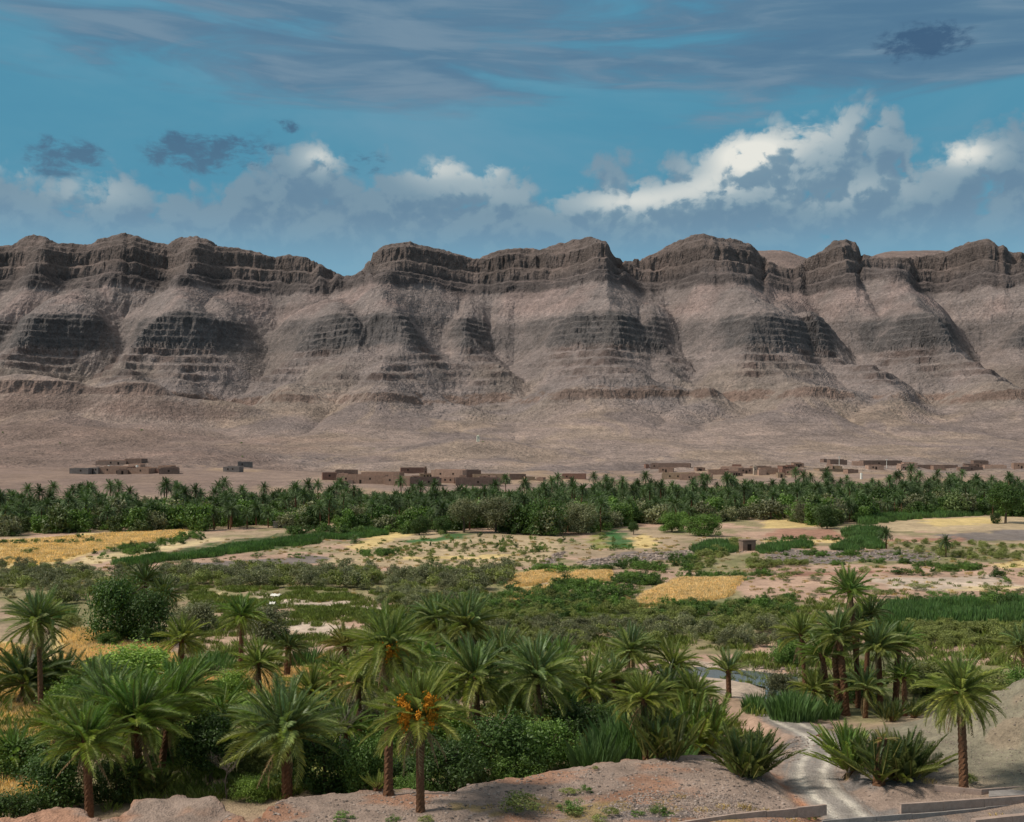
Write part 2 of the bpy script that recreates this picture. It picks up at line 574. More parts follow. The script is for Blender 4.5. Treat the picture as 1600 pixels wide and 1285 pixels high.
def mat_leaf(name, base, var=0.35, trans=0.25, rough=0.55, use_obj=False, tint=(0.9, 1.15, 0.55)):
    m, T, b = new_mat(name)
    b.inputs['Roughness'].default_value = rough
    b.inputs['Specular IOR Level'].default_value = 0.3
    oi = T.n.new('ShaderNodeObjectInfo')
    geo = T.n.new('ShaderNodeNewGeometry')
    c0 = oi.outputs['Color'] if use_obj else base
    r = oi.outputs['Random']
    rl = geo.outputs['Random Per Island']
    v = T.math('MULTIPLY', T.ss(r, 0, 1, 1 - var, 1 + var, 'LINEAR'), T.ss(rl, 0, 1, 0.62, 1.42, 'LINEAR'))
    c = T.mix(1.0, c0, T.comb(v, v, v), 'MULTIPLY')
    c2 = T.mix(1.0, c, (tint[0] * 1.2, tint[1], tint[2]), 'MULTIPLY')
    hue = T.math('FRACT', T.math('MULTIPLY', T.math('ADD', r, T.math('MULTIPLY', rl, 0.6)), 3.7))
    c = T.mix(T.math('MULTIPLY', hue, 0.55), c, c2)
    T.l.new(c, b.inputs['Base Color'])
    tr = T.n.new('ShaderNodeBsdfTranslucent')
    T.l.new(T.mix(1.0, c, (1.0, 1.15, 0.5), 'MULTIPLY'), tr.inputs[0])
    ms = T.n.new('ShaderNodeMixShader')
    ms.inputs[0].default_value = trans
    T.l.new(b.outputs[0], ms.inputs[1]); T.l.new(tr.outputs[0], ms.inputs[2])
    T.l.new(ms.outputs[0], T.n['Material Output'].inputs[0])
    return m


def mat_plain(name, base, scale=3.0, lo=0.7, hi=1.25, bs=0.5, bd=0.03, rough=0.9, rnd=False):
    m, T, b = new_mat(name)
    b.inputs['Roughness'].default_value = rough
    co = objco(T)
    n1 = T.noise(co, scale, 5, 0.65)
    n2 = T.noise(co, scale * 7, 4, 0.7)
    v = T.math('MULTIPLY', T.ss(n1, 0.3, 0.7, lo, hi, 'LINEAR'), T.ss(n2, 0.3, 0.7, 0.85, 1.15, 'LINEAR'))
    if rnd: v = T.math('MULTIPLY', v, T.ss(T.n.new('ShaderNodeObjectInfo').outputs['Random'], 0, 1, 0.45, 1.5, 'LINEAR'))
    T.l.new(T.mix(1.0, base, T.comb(v, v, v), 'MULTIPLY'), b.inputs['Base Color'])
    bump(T, b, n2, bs, bd)
    return m


def mat_mud(name):
    """mud plaster whose tone is the house's own object colour"""
    m, T, b = new_mat(name)
    co = objco(T)
    oi = T.n.new('ShaderNodeObjectInfo')
    n1 = T.noise(co, 0.6, 5, 0.65)
    n2 = T.noise(T.vmath('MULTIPLY', co, (2, 2, 0.4)), 1.0, 4, 0.65)
    v = T.math('MULTIPLY', T.ss(n1, 0.3, 0.7, 0.75, 1.2, 'LINEAR'), T.ss(n2, 0.3, 0.7, 0.85, 1.12, 'LINEAR'))
    T.l.new(T.mix(1.0, oi.outputs['Color'], T.comb(v, v, v), 'MULTIPLY'), b.inputs['Base Color'])
    bump(T, b, n1, 0.4, 0.1)
    return m


M_GROUND = mat_ground()
M_ROCK = mat_rock()
M_FROND = mat_leaf('palm_frond', None, 0.25, 0.30, 0.45, True)
M_RACHIS = mat_plain('palm_rachis', (0.20, 0.19, 0.06), 4)
M_FARPALM = mat_leaf('far_palm_leaf', (0.088, 0.130, 0.060), 0.4, 0.2)
M_DEAD = mat_plain('dead_frond', (0.24, 0.165, 0.085), 6)
M_TRUNK = mat_plain('palm_trunk', (0.155, 0.078, 0.043), 5.0, 0.55, 1.4, 0.9, 0.05)
M_BARK = mat_plain('bark', (0.11, 0.08, 0.055), 4)
M_DARKLEAF = mat_leaf('dark_broad_leaf', (0.052, 0.092, 0.024), 0.25, 0.25)
M_MIDLEAF = mat_leaf('mid_green_leaf', (0.105, 0.175, 0.042), 0.3, 0.25)
M_GROVELEAF = mat_leaf('grove_leaf', (0.095, 0.125, 0.05), 0.3, 0.2)
M_LIGHTLEAF = mat_leaf('light_feathery_leaf', (0.20, 0.29, 0.07), 0.2, 0.3)
M_GREYLEAF = mat_leaf('tamarisk_leaf', (0.165, 0.18, 0.10), 0.35, 0.2, tint=(1.0, 1.0, 0.75))
M_OLIVE = mat_leaf('olive_leaf', (0.19, 0.21, 0.07), 0.3, 0.2)
M_REED = mat_leaf('reed_leaf', (0.115, 0.195, 0.075), 0.3, 0.3)
M_WHEAT = mat_leaf('wheat', (0.80, 0.63, 0.35), 0.25, 0.15, tint=(1, 0.95, 0.8))
M_DRY = mat_leaf('dry_grass', (0.42, 0.32, 0.14), 0.3, 0.15, tint=(1, 1, 0.8))
M_GRASS = mat_leaf('grass', (0.18, 0.215, 0.06), 0.3, 0.2)
M_MUD = mat_mud('mud_plaster')
M_HOLE = mat_plain('dark_opening', (0.035, 0.026, 0.022), 3)
M_CONC = mat_plain('concrete', (0.36, 0.27, 0.225), 1.2, 0.75, 1.2, 0.4, 0.02)
M_CONCG = mat_plain('grey_concrete', (0.26, 0.235, 0.22), 1.2, 0.75, 1.2, 0.4, 0.02)
M_DATES = mat_plain('ripe_dates', (0.52, 0.21, 0.02), 8, 0.7, 1.3)
M_STONE = mat_plain('stone', (0.27, 0.215, 0.185), 2.0, 0.6, 1.3, rnd=True)
M_WHITE = mat_plain('whitewash', (0.74, 0.72, 0.66), 2.0, 0.85, 1.1)
M_RED = mat_plain('red_soil_stone', (0.15, 0.075, 0.05), 2.0, 0.6, 1.3)


# ------------------------------------------------------------------ ground sheet
SOIL = dict(pink=(.41, .275, .205), tan=(.345, .26, .175), gold=(.56, .42, .19), pale_gold=(.55, .43, .25), grey=(.17, .145, .135), green=(.06, .085, .028),
            olive=(.19, .18, .085), bright=(.045, .12, .035), sand=(.48, .385, .31), red=(.32, .175, .125), stubble=(.41, .315, .20), yg=(.22, .23, .06), gravel=(.235, .185, .16))
PATCH = [
    ('olive', [(0, 880), (280, 892), (330, 905), (300, 1000), (140, 990), (0, 960)]),
    ('olive', [(280, 897), (560, 893), (800, 893), (800, 935), (700, 950), (560, 935), (300, 925)]),
    ('olive', [(620, 925), (860, 915), (980, 940), (1240, 930), (1240, 1020), (1100, 1030), (700, 1020)]),
    ('green', [(640, 935), (860, 920), (960, 935), (1240, 945), (1240, 975), (900, 985), (700, 985)]),
    ('olive', [(1380, 940), (1600, 932), (1750, 930), (1750, 1060), (1600, 1060), (1450, 1040), (1390, 990)]),
    ('gold', [(-250, 868), (0, 842), (300, 824), (290, 838), (180, 852), (130, 870), (60, 884), (0, 880), (-250, 895)]),
    ('pale_gold', [(120, 874), (335, 839), (355, 843), (330, 849), (150, 882)]),
    ('olive', [(0, 845), (110, 838), (120, 846), (0, 853)]),
    ('green', [(180, 878), (330, 850), (470, 832), (560, 828), (560, 838), (400, 862), (250, 876)]),
    ('pink', [(30, 884), (200, 877), (290, 872), (420, 866), (700, 868), (810, 878), (810, 893), (560, 893), (280, 893), (150, 891), (40, 892)]),
    ('grey', [(290, 880), (500, 868), (545, 874), (400, 890), (300, 891)]),
    ('red', [(400, 888), (560, 880), (640, 886), (560, 892), (400, 893)]),
    ('stubble', [(500, 878), (560, 858), (640, 836), (800, 834), (875, 838), (885, 858), (860, 885), (700, 890), (560, 885)]),
    ('gold', [(545, 855), (600, 835), (645, 828), (650, 834), (610, 846), (560, 862)]),
    ('bright', [(618, 847), (700, 836), (730, 834), (738, 840), (650, 848)]),
    ('bright', [(940, 830), (972, 829), (998, 858), (952, 858)]),
    ('yg', [(915, 834), (938, 830), (950, 858), (920, 860)]),
    ('tan', [(990, 838), (1025, 828), (1085, 853), (1005, 862)]),
    ('gold', [(985, 840), (1015, 833), (1030, 850), (1000, 860)]),
    ('pale_gold', [(950, 806), (1030, 803), (1030, 808), (950, 811)]),
    ('pink', [(955, 811), (1000, 809), (1000, 818), (955, 818)]),
    ('grey', [(900, 876), (960, 866), (1085, 858), (1095, 872), (930, 882)]),
    ('grey', [(830, 888), (865, 866), (885, 864), (860, 880)]),
    ('gold', [(796, 900), (862, 893), (864, 904), (832, 916), (796, 920)]),
    ('pale_gold', [(860, 895), (960, 888), (952, 914), (860, 918)]),
    ('gold', [(868, 903), (905, 899), (908, 906), (870, 910)]),
    ('gold', [(765, 940), (830, 922), (880, 914), (870, 926), (790, 946)]),
    ('gold', [(1062, 905), (1158, 901), (1134, 932), (1085, 943), (975, 953), (1010, 930)]),
    ('olive', [(1110, 864), (1182, 864), (1172, 896), (1080, 901)]),
    ('pink', [(980, 894), (1060, 889), (1062, 904), (965, 926), (930, 918)]),
    ('pink', [(1182, 884), (1400, 880), (1600, 884), (1750, 885), (1750, 932), (1480, 944), (1200, 942), (1150, 928), (1165, 905)]),
    ('sand', [(1360, 905), (1560, 900), (1600, 915), (1480, 925), (1380, 922)]),
    ('red', [(1208, 828), (1300, 827), (1335, 841), (1240, 844), (1202, 838)]),
    ('grey', [(1195, 860), (1450, 858), (1480, 874), (1195, 880)]),
    ('gold', [(1190, 812), (1285, 811), (1292, 823), (1195, 825)]),
    ('stubble', [(1385, 815), (1600, 806), (1750, 806), (1750, 832), (1500, 830), (1390, 828)]),
    ('gold', [(1430, 812), (1545, 808), (1560, 816), (1470, 824)]),
    ('grey', [(1455, 835), (1600, 828), (1750, 828), (1750, 845), (1460, 843)]),
    ('olive', [(1380, 848), (1600, 850), (1750, 850), (1750, 878), (1480, 878), (1400, 862)]),
    ('gold', [(1545, 880), (1600, 876), (1700, 876), (1700, 885), (1560, 887)]),
    ('gold', [(100, 980), (180, 984), (250, 1000), (300, 1055), (440, 1048), (520, 1040), (565, 1080), (500, 1115), (330, 1140), (100, 1140), (60, 1050)]),
    ('gold', [(-150, 990), (60, 1010), (90, 1140), (80, 1260), (-150, 1280)]),
    ('yg', [(340, 1150), (520, 1125), (720, 1140), (720, 1215), (520, 1222), (360, 1250)]),
    ('sand', [(428, 962), (540, 978), (560, 992), (500, 990), (430, 978)]),
    ('sand', [(395, 928), (560, 940), (650, 962), (560, 966), (430, 948)]),
    ('pink', [(600, 950), (760, 965), (740, 985), (660, 985)]),
    ('pale_gold', [(300, 940), (350, 930), (380, 945), (330, 960)]),
    ('sand', [(1030, 1030), (1180, 1036), (1260, 1045), (1260, 1110), (1180, 1100), (1030, 1064)]),
    ('pink', [(1170, 1000), (1210, 985), (1260, 1030), (1240, 1050), (1180, 1040)]),
    ('pink', [(1185, 1090), (1225, 1088), (1232, 1125), (1195, 1130)]),
    ('pink', [(780, 1002), (900, 998), (900, 1012), (780, 1018)]),
    ('pink', [(1400, 1012), (1500, 1008), (1600, 1015), (1600, 1035), (1480, 1040), (1400, 1030)]),
    ('gold', [(620, 871), (800, 866), (800, 870), (620, 877)]), ('yg', [(880, 884), (960, 880), (960, 886), (880, 891)]), ('bright', [(1090, 902), (1180, 898), (1178, 903), (1085, 908)]),
    ('gold', [(1200, 846), (1330, 844), (1330, 849), (1200, 851)]), ('red', [(1380, 842), (1500, 838), (1500, 846), (1380, 848)]), ('gold', [(-100, 886), (140, 880), (140, 885), (-100, 891)]),
    ('yg', [(300, 866), (420, 858), (430, 862), (300, 871)]), ('red', [(1230, 892), (1420, 888), (1420, 894), (1230, 899)]), ('pale_gold', [(1480, 918), (1640, 912), (1640, 919), (1480, 926)]),
    ('green', [(1240, 1010), (1390, 1000), (1460, 1060), (1440, 1120), (1250, 1120)]),
]


def build_ground():
    nr, nc = 640, 520
    ys = 1.0 / np.linspace(1 / 48.0, 1 / 800.0, nr)
    us = np.linspace(-0.62, 0.62, nc)
    Y = np.repeat(ys[:, None], nc, 1)
    X = us[None, :] * Y
    x, y = X.ravel(), Y.ravel()
    z = ground_z(x, y)
    me = mesh_np('ground', np.stack([x, y, z], 1), grid_faces(nr, nc), [M_GROUND], True)
    base = np.array(SOIL['tan'])[None, :] * np.ones((len(x), 1))
    n = fbm(x / 30, y / 30, 4, 41)
    base = base + (np.array(SOIL['pink']) - base) * sst(n, -0.1, 0.3)[:, None]
    n2 = fbm(x / 14, y / 20, 4, 42)
    base = base + (np.array(SOIL['olive']) - base) * (0.75 * sst(n2, 0.05, 0.35) * (1 - sst(y, 480, 600)))[:, None]
    wx = x + (y / 100) * 1.1 * fbm(x / 9, y / 9, 3, 43); wy = y + (y / 100) * 2.2 * fbm(x / 9 + 50, y / 9, 3, 44)
    for name, poly in PATCH:
        P = [gp(*p) for p in poly]
        sd = poly_sd(wx, wy, P)
        sc = np.mean([p[1] for p in P]) / 200
        m = sst(sd, -0.8 * sc, 0.9 * sc)
        edge = 0.92 + 0.08 * sst(n2, -0.3, 0.3)
        mott = np.clip(0.78 + 0.9 * fbm(x / 5, y / 9, 4, 140) * (y / 200) ** 0.5, 0.15, 1.0) if name in ('olive', 'green', 'yg') else edge
        base = base + (np.array(SOIL[name]) - base) * (m * mott)[:, None]
    # beyond the grove: stony pink brown fan
    fan = np.array([.24, .175, .145])
    base = base + (fan - base) * sst(y, 470, 560)[:, None]
    gr = sst(fbm(x / 60, y / 60, 3, 48), -0.1, 0.4) * sst(y, 500, 600)
    base = base + (np.array([.30, .215, .15]) - base) * gr[:, None]
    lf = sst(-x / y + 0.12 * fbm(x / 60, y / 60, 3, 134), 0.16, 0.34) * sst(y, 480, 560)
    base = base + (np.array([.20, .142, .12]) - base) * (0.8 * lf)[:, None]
    # near bank: grey pink gravel over red earth
    sd = poly_sd(x, y, BENCH)
    b = sst(sd + 0.5 * fbm(x / 2, y / 2, 3, 45), -1.8, -0.4)
    bk = np.array([.265, .20, .165]) * np.ones((len(x), 1))
    bk = bk + (np.array([.30, .17, .115]) - bk) * (sst(fbm(x / 6, y / 5, 4, 46), 0.0, 0.45))[:, None]
    bk = bk + (np.array([.32, .15, .085]) - bk) * (1 - sst(sd, -0.9, 0.5))[:, None]
    gv = np.exp(-((x - 7.2) / 5.5) ** 2 - ((y - 69.5) / 2.2) ** 2)
    bk = bk + (np.array([.16, .135, .13]) - bk) * sst(gv + 0.3 * fbm(x / 2, y / 2, 3, 47), 0.45, 0.7)[:, None]
    og = sst(fbm(x / 3, y / 3, 4, 49) + 0.8 * np.exp(-((x - 5) / 9) ** 2 - ((y - 70.5) / 3.5) ** 2), 0.55, 0.85)
    bk = bk + (np.array([.27, .19, .07]) - bk) * (0.7 * og)[:, None]
    base = base + (bk - base) * b[:, None]
    # right bank: grey green clay hill and grey track side
    hl = sst(np.exp(-((x - 46) / 16) ** 2 - ((y - 87) / 14) ** 2), 0.12, 0.3) * (1 - b)
    hc = np.array([.185, .165, .12]) * np.ones((len(x), 1))
    hc = hc + (np.array([.225, .18, .13]) - hc) * sst(fbm(x / 5, y / 5, 4, 51), 0.28, 0.5)[:, None]
    base = base + (hc - base) * hl[:, None]
    rr = sst(x, 15, 18) * (1 - sst(y, 92, 100)) * (1 - b) * (1 - hl)
    rc = np.array([.26, .195, .16]) * np.ones((len(x), 1))
    rc = rc + (np.array([.17, .15, .14]) - rc) * sst(fbm(x / 4, y / 4, 3, 52), 0.0, 0.4)[:, None]
    base = base + (rc - base) * rr[:, None]
    dr, par, side = polyline_d(x, y, ROAD)
    mr = 1 - sst(dr + 0.35 * fbm(x / 1.5, y / 1.5, 3, 53), 1.5, 2.2)
    tr = np.exp(-((dr - 0.85) / 0.42) ** 2)
    rcol = np.array([.21, .19, .175])[None, :] + (np.array([.40, .36, .31]) - np.array([.21, .19, .175]))[None, :] * tr[:, None]
    base = base + (rcol - base) * mr[:, None]
    color_attr(me, 'soil', np.clip(base, 0.01, 1))
    o = link('ground', me)
    tag(o, kind='structure')
    o['label'] = 'valley floor of fields, scrub and stony soil'
    return o


GROUND = build_ground()


def mat_water():
    m, T, b = new_mat('river_water')
    b.inputs['Base Color'].default_value = (0.10, 0.125, 0.135, 1)
    b.inputs['Roughness'].default_value = 0.06
    b.inputs['Specular IOR Level'].default_value = 1.0
    co = objco(T)
    bump(T, b, T.noise(T.vmath('MULTIPLY', co, (1.0, 2.5, 1)), 1.6, 4, 0.6), 0.2, 0.03)
    return m


def build_river():
    cx = np.mean([p[0] for p in RIVER]); cy = np.mean([p[1] for p in RIVER])
    V = [((p[0] - cx) * 1.12 + cx, (p[1] - cy) * 1.12 + cy, -0.42) for p in RIVER]
    o = link('river_water', mesh_py('river_water', V, [list(range(len(V)))], [mat_water()]))
    tag(o, kind='structure')
    o['label'] = 'shallow grey blue river bend'


build_river()


# ------------------------------------------------------------------ the mountain range
CREST = [(-900, 395), (-600, 380), (-400, 405), (-200, 384), (-60, 380), (0, 385), (20, 383), (32, 374), (45, 367), (65, 368), (90, 380), (140, 382), (158, 372), (175, 369), (190, 364), (205, 366), (240, 378), (262, 382), (275, 373), (305, 368),
         (325, 375), (345, 386), (375, 388), (395, 392), (425, 402), (450, 398), (475, 402), (500, 412), (520, 424), (540, 432), (555, 430), (570, 418), (578, 404), (590, 390), (610, 381),
         (640, 378), (655, 383), (690, 390), (720, 399), (745, 405), (760, 398), (790, 389), (820, 388), (845, 390), (870, 382), (895, 376), (925, 370), (950, 380), (958, 400), (975, 408),
         (1000, 405), (1030, 393), (1050, 380), (1080, 369), (1097, 364), (1120, 372), (1150, 374), (1175, 383), (1190, 400), (1215, 415), (1240, 420), (1265, 402), (1290, 388), (1303, 377),
         (1320, 374), (1339, 379), (1344, 396), (1360, 400), (1375, 402), (1400, 403), (1440, 402), (1480, 393), (1510, 380), (1540, 373), (1553, 378), (1560, 387), (1568, 383), (1580, 395), (1600, 395),
         (1700, 385), (1850, 405), (2050, 380), (2300, 400), (2500, 395)]
# spur noses (1) and gullies (0) across the middle of the range
SPURS = [(-900, 0), (-780, 1), (-650, 0), (-520, 1), (-400, .1), (-300, .9), (-190, 0), (-90, .9), (-25, .15), (30, .75), (68, .1), (105, .85), (150, .8), (200, .05), (290, 1.0), (350, .62), (385, .7), (440, 0), (500, .45), (545, .85), (590, .7), (640, .95), (700, .45),
         (722, .28), (742, .5), (772, .05), (800, .15), (860, .7), (925, 1.0), (970, .72), (985, .55), (1012, .85), (1046, .1), (1080, .6), (1135, 1.0), (1195, .75), (1215, .6), (1248, .9), (1288, .05), (1330, .55), (1395, 1.0), (1440, .7), (1475, 0), (1530, .5), (1610, 1.0), (1700, .7),
         (1760, .05), (1860, 1), (1960, 0.1), (2080, 1), (2200, 0), (2350, 1), (2500, 0)]
CRESTSP = [(-900, 0), (-200, .3), (20, .1), (50, .9), (85, .4), (130, .15), (195, 1), (240, .35), (262, .2), (300, .95), (350, .45), (420, .3), (470, .55), (540, 0), (610, .8), (680, .35), (745, .0), (800, .4), (880, .5), (935, 1.0), (965, .1), (1000, .25),
           (1020, .3), (1095, 1.0), (1165, .5), (1235, 0), (1300, .75), (1335, .8), (1350, .1), (1420, .15), (1480, .3), (1550, .9), (1600, .35), (1800, .8), (2100, .1), (2500, .6)]


def cusp(px, table):
    xs = np.array([t[0] for t in table], float); vsv = np.array([t[1] for t in table], float)
    k = np.clip(np.searchsorted(xs, px) - 1, 0, len(xs) - 2)
    t = np.clip((px - xs[k]) / (xs[k + 1] - xs[k]), 0, 1)
    t = t * t * (3 - 2 * t)
    return vsv[k] + (vsv[k + 1] - vsv[k]) * t


def erode(Z, dx, iters, K, floor, hard):
    """running water on a grid: every cell drains to its steepest neighbour and cuts down by its catchment"""
    nr, nc = Z.shape
    N = nr * nc
    idx = np.arange(N).reshape(nr, nc)
    nb = [(-1, 0), (-1, 1), (-1, -1), (0, 1), (0, -1), (1, 0), (1, 1), (1, -1)]
    for it in range(iters):
        best = np.zeros((nr, nc)); rec = idx.copy(); dist = np.full((nr, nc), dx)
        P = np.pad(Z, 1, mode='edge'); PI = np.pad(idx, 1, mode='edge')
        jit = 1 + 0.25 * RNG.random((nr, nc))
        for a, b in nb:
            d = dx * math.hypot(a, b)
            s_ = (Z - P[1 + a:1 + a + nr, 1 + b:1 + b + nc]) / d * jit
            m = s_ > best
            best = np.where(m, s_, best); rec = np.where(m, PI[1 + a:1 + a + nr, 1 + b:1 + b + nc], rec); dist = np.where(m, d, dist)
        order = np.argsort(Z.ravel(), kind='stable')
        rl = rec.ravel().tolist(); ol = order.tolist()
        A = [dx * dx] * N
        for i in reversed(ol):
            r = rl[i]
            if r != i: A[r] += A[i]
        Aa = np.clip(np.array(A) - 1300.0, 60.0, 2.2e5)
        Kz = K * hard(Z)
        Fc = (Kz.ravel() * Aa ** 0.45 / dist.ravel()).tolist()
        z = Z.ravel().tolist()
        for i in ol:
            r = rl[i]
            if r != i:
                f = Fc[i]
                z[i] = (z[i] + f * z[r]) / (1 + f)
        Zn = np.array(z).reshape(nr, nc)
        Z = np.maximum(Zn, np.minimum(Z, floor))
        Z[1:-1, 1:-1] += 0.045 * (Z[:-2, 1:-1] + Z[2:, 1:-1] + Z[1:-1, :-2] + Z[1:-1, 2:] - 4 * Z[1:-1, 1:-1])
        # scree: slopes steeper than repose slump a little
        for q in range(2):
            for ax in (0, 1):
                D = np.diff(Z, axis=ax)
                lim = 0.72 * dx
                ex = np.sign(D) * np.maximum(np.abs(D) - lim, 0) * 0.22
                if ax == 0:
                    Z[:-1] += ex; Z[1:] -= ex
                else:
                    Z[:, :-1] += ex; Z[:, 1:] -= ex
    return Z


def bilin(G, fx, fy):
    nr, nc = G.shape
    fx = np.clip(fx, 0, nc - 1.001); fy = np.clip(fy, 0, nr - 1.001)
    ix = fx.astype(int); iy = fy.astype(int)
    u = fx - ix; v = fy - iy
    return (G[iy, ix] * (1 - u) + G[iy, ix + 1] * u) * (1 - v) + (G[iy + 1, ix] * (1 - u) + G[iy + 1, ix + 1] * u) * v


def blur(A, k, axis):
    for q in range(2):
        P = np.concatenate([np.repeat(np.take(A, [0], axis), k, axis), A, np.repeat(np.take(A, [-1], axis), k, axis)], axis)
        C = np.cumsum(P, axis)
        C = np.concatenate([np.zeros_like(np.take(C, [0], axis)), C], axis)
        n = A.shape[axis]
        A = (np.take(C, np.arange(2 * k + 1, 2 * k + 1 + n), axis) - np.take(C, np.arange(n), axis)) / (2 * k + 1)
    return A


def bed_phase(z, x, y):
    """position inside the thin beds: 0..1 from ledge to ledge"""
    w = z / np.interp(z, [0, 110, 180, 190, 240, 300, 330], [14.0, 14.0, 14.0, 10.5, 10.5, 15.0, 15.0]) + 0.45 * fbm(x / 260, y / 260, 2, 131)
    return w - np.floor(w)


def strata(z, m, x, y):
    """hard beds stand as cliffs, soft beds as slopes: remap of height, m = how far the beds show"""
    zi = [0, 60, 90, 97, 104, 150, 180, 188, 212, 222, 300, 312, 320, 330, 350, 356, 372, 378, 400, 520]
    zo = [0, 60, 88, 103, 107, 147, 173, 186, 230, 238, 298, 311, 333, 342, 352, 370, 379, 404, 422, 545]
    zz = z + (np.interp(z, zi, zo) - z) * m
    u = bed_phase(zz, x, y)
    per = np.interp(zz, [180, 190, 240, 300], [14.0, 10.5, 10.5, 15.0])
    step = (0.25 * u + 0.75 * sst(u, 0.42, 0.82) - u) * per
    amp = bed_zone(zz) * np.clip(m * 1.15 - 0.1, 0, 1) * np.clip(0.75 + 1.2 * fbm(x / 150, y / 150, 2, 132), 0.05, 1)
    amp = np.maximum(amp, 0.55 * sst(zz, 312, 322) * np.clip(0.7 + fbm(x / 90, y / 90, 2, 133), 0, 1))
    return zz + step * amp, u, amp


def bed_zone(z):
    return sst(z, 116, 126) * (1 - sst(z, 240, 250))


def build_mountain():
    dx = 8.0
    gx = np.arange(-1500, 1500.1, dx); gy = np.arange(960, 2480, dx)
    X, Y = np.meshgrid(gx, gy)
    PXg = X / 2000 * F + CX
    wpx = PXg + 26 * fbm(X / 300, Y / 300, 3, 60) + 58 * fbm(X / 360, Y / 210, 2, 136) * (1 - sst(Y, 1880, 2080))
    sp = cusp(wpx, SPURS); cs = cusp(wpx, CRESTSP)
    fanz = fan_z(X, Y)
    yo = Y + 215 * (sp - 0.5) * sst(Y, 1250, 1560) * (1 - sst(Y, 1930, 2150)) + 70 * (cs - 0.4) * sst(Y, 1900, 2060)
    cy = np.interp(PXg, [c[0] for c in CREST], [c[1] for c in CREST])
    zc = H + (HY - cy) / F * 2120
    prof = np.interp(yo, [900, 1250, 1450, 1560, 1680, 1800, 1900, 2060, 2110, 2150, 2300, 2600], [14, 34, 64, 84, 120, 172, 226, 318, 372, 430, 440, 440])
    tail = np.clip((yo - 2130) / 300, 0, 1.5)
    Z = np.minimum(prof, zc + 10 * fbm(X / 60, Y / 60, 3, 92)) - tail * 140 - tail * 60 * (1 - cs)
    Z = np.where(Y < 1500, np.maximum(Z, fanz), Z) + 4.0 * fbm(X / 40, Y / 40, 4, 93) * sst(Y, 1350, 1500) + 20 * fbm(X / 130, Y / 130, 3, 94) * sst(Y, 1450, 1600)
    floor = np.interp(Y, [900, 1250, 1450, 1600, 1720, 1900, 2500], [10, 31, 56, 80, 100, 128, 150]) + 6 * fbm(X / 200, Y / 200, 3, 95)

    def hard(z):
        return np.interp(z, [0, 88, 92, 104, 108, 184, 190, 222, 228, 312, 318, 332, 340, 352, 360, 500], [1, 1, .5, .5, 1, 1, .32, .32, 1, 1, .3, .3, .7, .7, .28, .28])
    Z = erode(Z, dx, 34, 0.019, floor, hard)

    # ---- sample it on a fan of columns, rows gathered where the relief is steep
    us = np.concatenate([np.linspace(-0.74, -0.5, 70)[:-1], np.linspace(-0.5, 0.5, 900), np.linspace(0.5, 0.74, 70)[1:]])
    nc = len(us)
    PX = us * F + CX
    yf = np.arange(770, 2440, 2.0)
    YY = np.repeat(yf[:, None], nc, 1); XX = us[None, :] * YY

    def surf(x, y):
        b = bilin(Z, (x - gx[0]) / dx, (y - gy[0]) / dx)
        f = fan_z(x, y)
        k = sst(y, 1010, 1250)
        return f * (1 - k) + b * k
    Zb = surf(XX, YY)
    # match the skyline column by column
    el = (Zb - H) / YY
    kmax = np.argmax(el, 0)
    eln = el[kmax, np.arange(nc)]
    cyc = np.interp(PX, [c[0] for c in CREST], [c[1] for c in CREST])
    cyc = cyc - 2.2 * fbm(PX / 11, 0 * PX + 4.0, 3, 98) - 1.4 * fbm(PX / 4.5, 0 * PX + 8.0, 2, 99)
    want = (HY - cyc) / F
    ratio = blur((want / eln)[None, :], 1, 1)[0]

    conv = Z - blur(blur(Z, 9, 0), 9, 1)

    def show_at(x, y, z):
        c = bilin(conv, (x - gx[0]) / dx, (y - gy[0]) / dx)
        top = sst(z, 285, 320)
        low = 1 - sst(z, 110, 150)
        m = 0.72 + 0.20 * top - 0.05 * low + 0.035 * c * (1 - 0.25 * top) + 1.0 * fbm(x / 130, y / 130, 3, 75)
        return np.clip(m, 0.0, 1.1) * sst(z, 70, 95)

    def final(x, y, rt):
        b = surf(x, y)
        k = sst(b, 170, 330)
        b = H + (b - H) * (1 + (rt - 1) * k)
        up = sst(y, 1400, 1560)
        rough = sst(b, 40, 110)
        # gullying finer than the grid
        b = b + up * rough * (4.2 * (ridged(x / 27 + 0.5 * fbm(x / 60, y / 60, 2, 70), y / 170, 3, 71) - 0.62) + 9 * fbm(x / 130, y / 130, 2, 73))
        return b
    ZZ = final(XX, YY, ratio[None, :])
    dip = 9 * fbm(XX / 500, YY / 500, 2, 74)
    show = show_at(XX, YY, ZZ)
    Zs, _u, _a = strata(ZZ + dip, show, XX, YY)
    Zs = Zs - dip
    e2 = np.max((Zs - H) / YY, 0)
    r2 = blur((want / e2)[None, :], 1, 1)
    Zs = H + (Zs - H) * (1 + (r2 - 1) * sst(Zs, 270, 350))
    # arc length in (elevation, depth), blurred sideways so that neighbours agree
    el = (Zs - H) / YY * F
    ds = np.abs(np.diff(el, axis=0)) + 0.045 + 0.0 * el[1:]
    ds = blur(ds, 14, 1)
    ds = blur(ds, 3, 0)
    S = np.concatenate([np.zeros((1, nc)), np.cumsum(ds, 0)], 0)
    S /= S[-1:, :]
    nr = 440
    tt = np.linspace(0, 1, nr)
    Yr = np.empty((nr, nc))
    for j in range(nc):
        Yr[:, j] = np.interp(tt, S[:, j], yf)
    Xr = us[None, :] * Yr
    Zr0 = final(Xr, Yr, ratio[None, :])
    dip = 9 * fbm(Xr / 500, Yr / 500, 2, 74)
    show = show_at(Xr, Yr, Zr0)
    Zr, bu, ba = strata(Zr0 + dip, show, Xr, Yr)
    zd = Zr.copy()
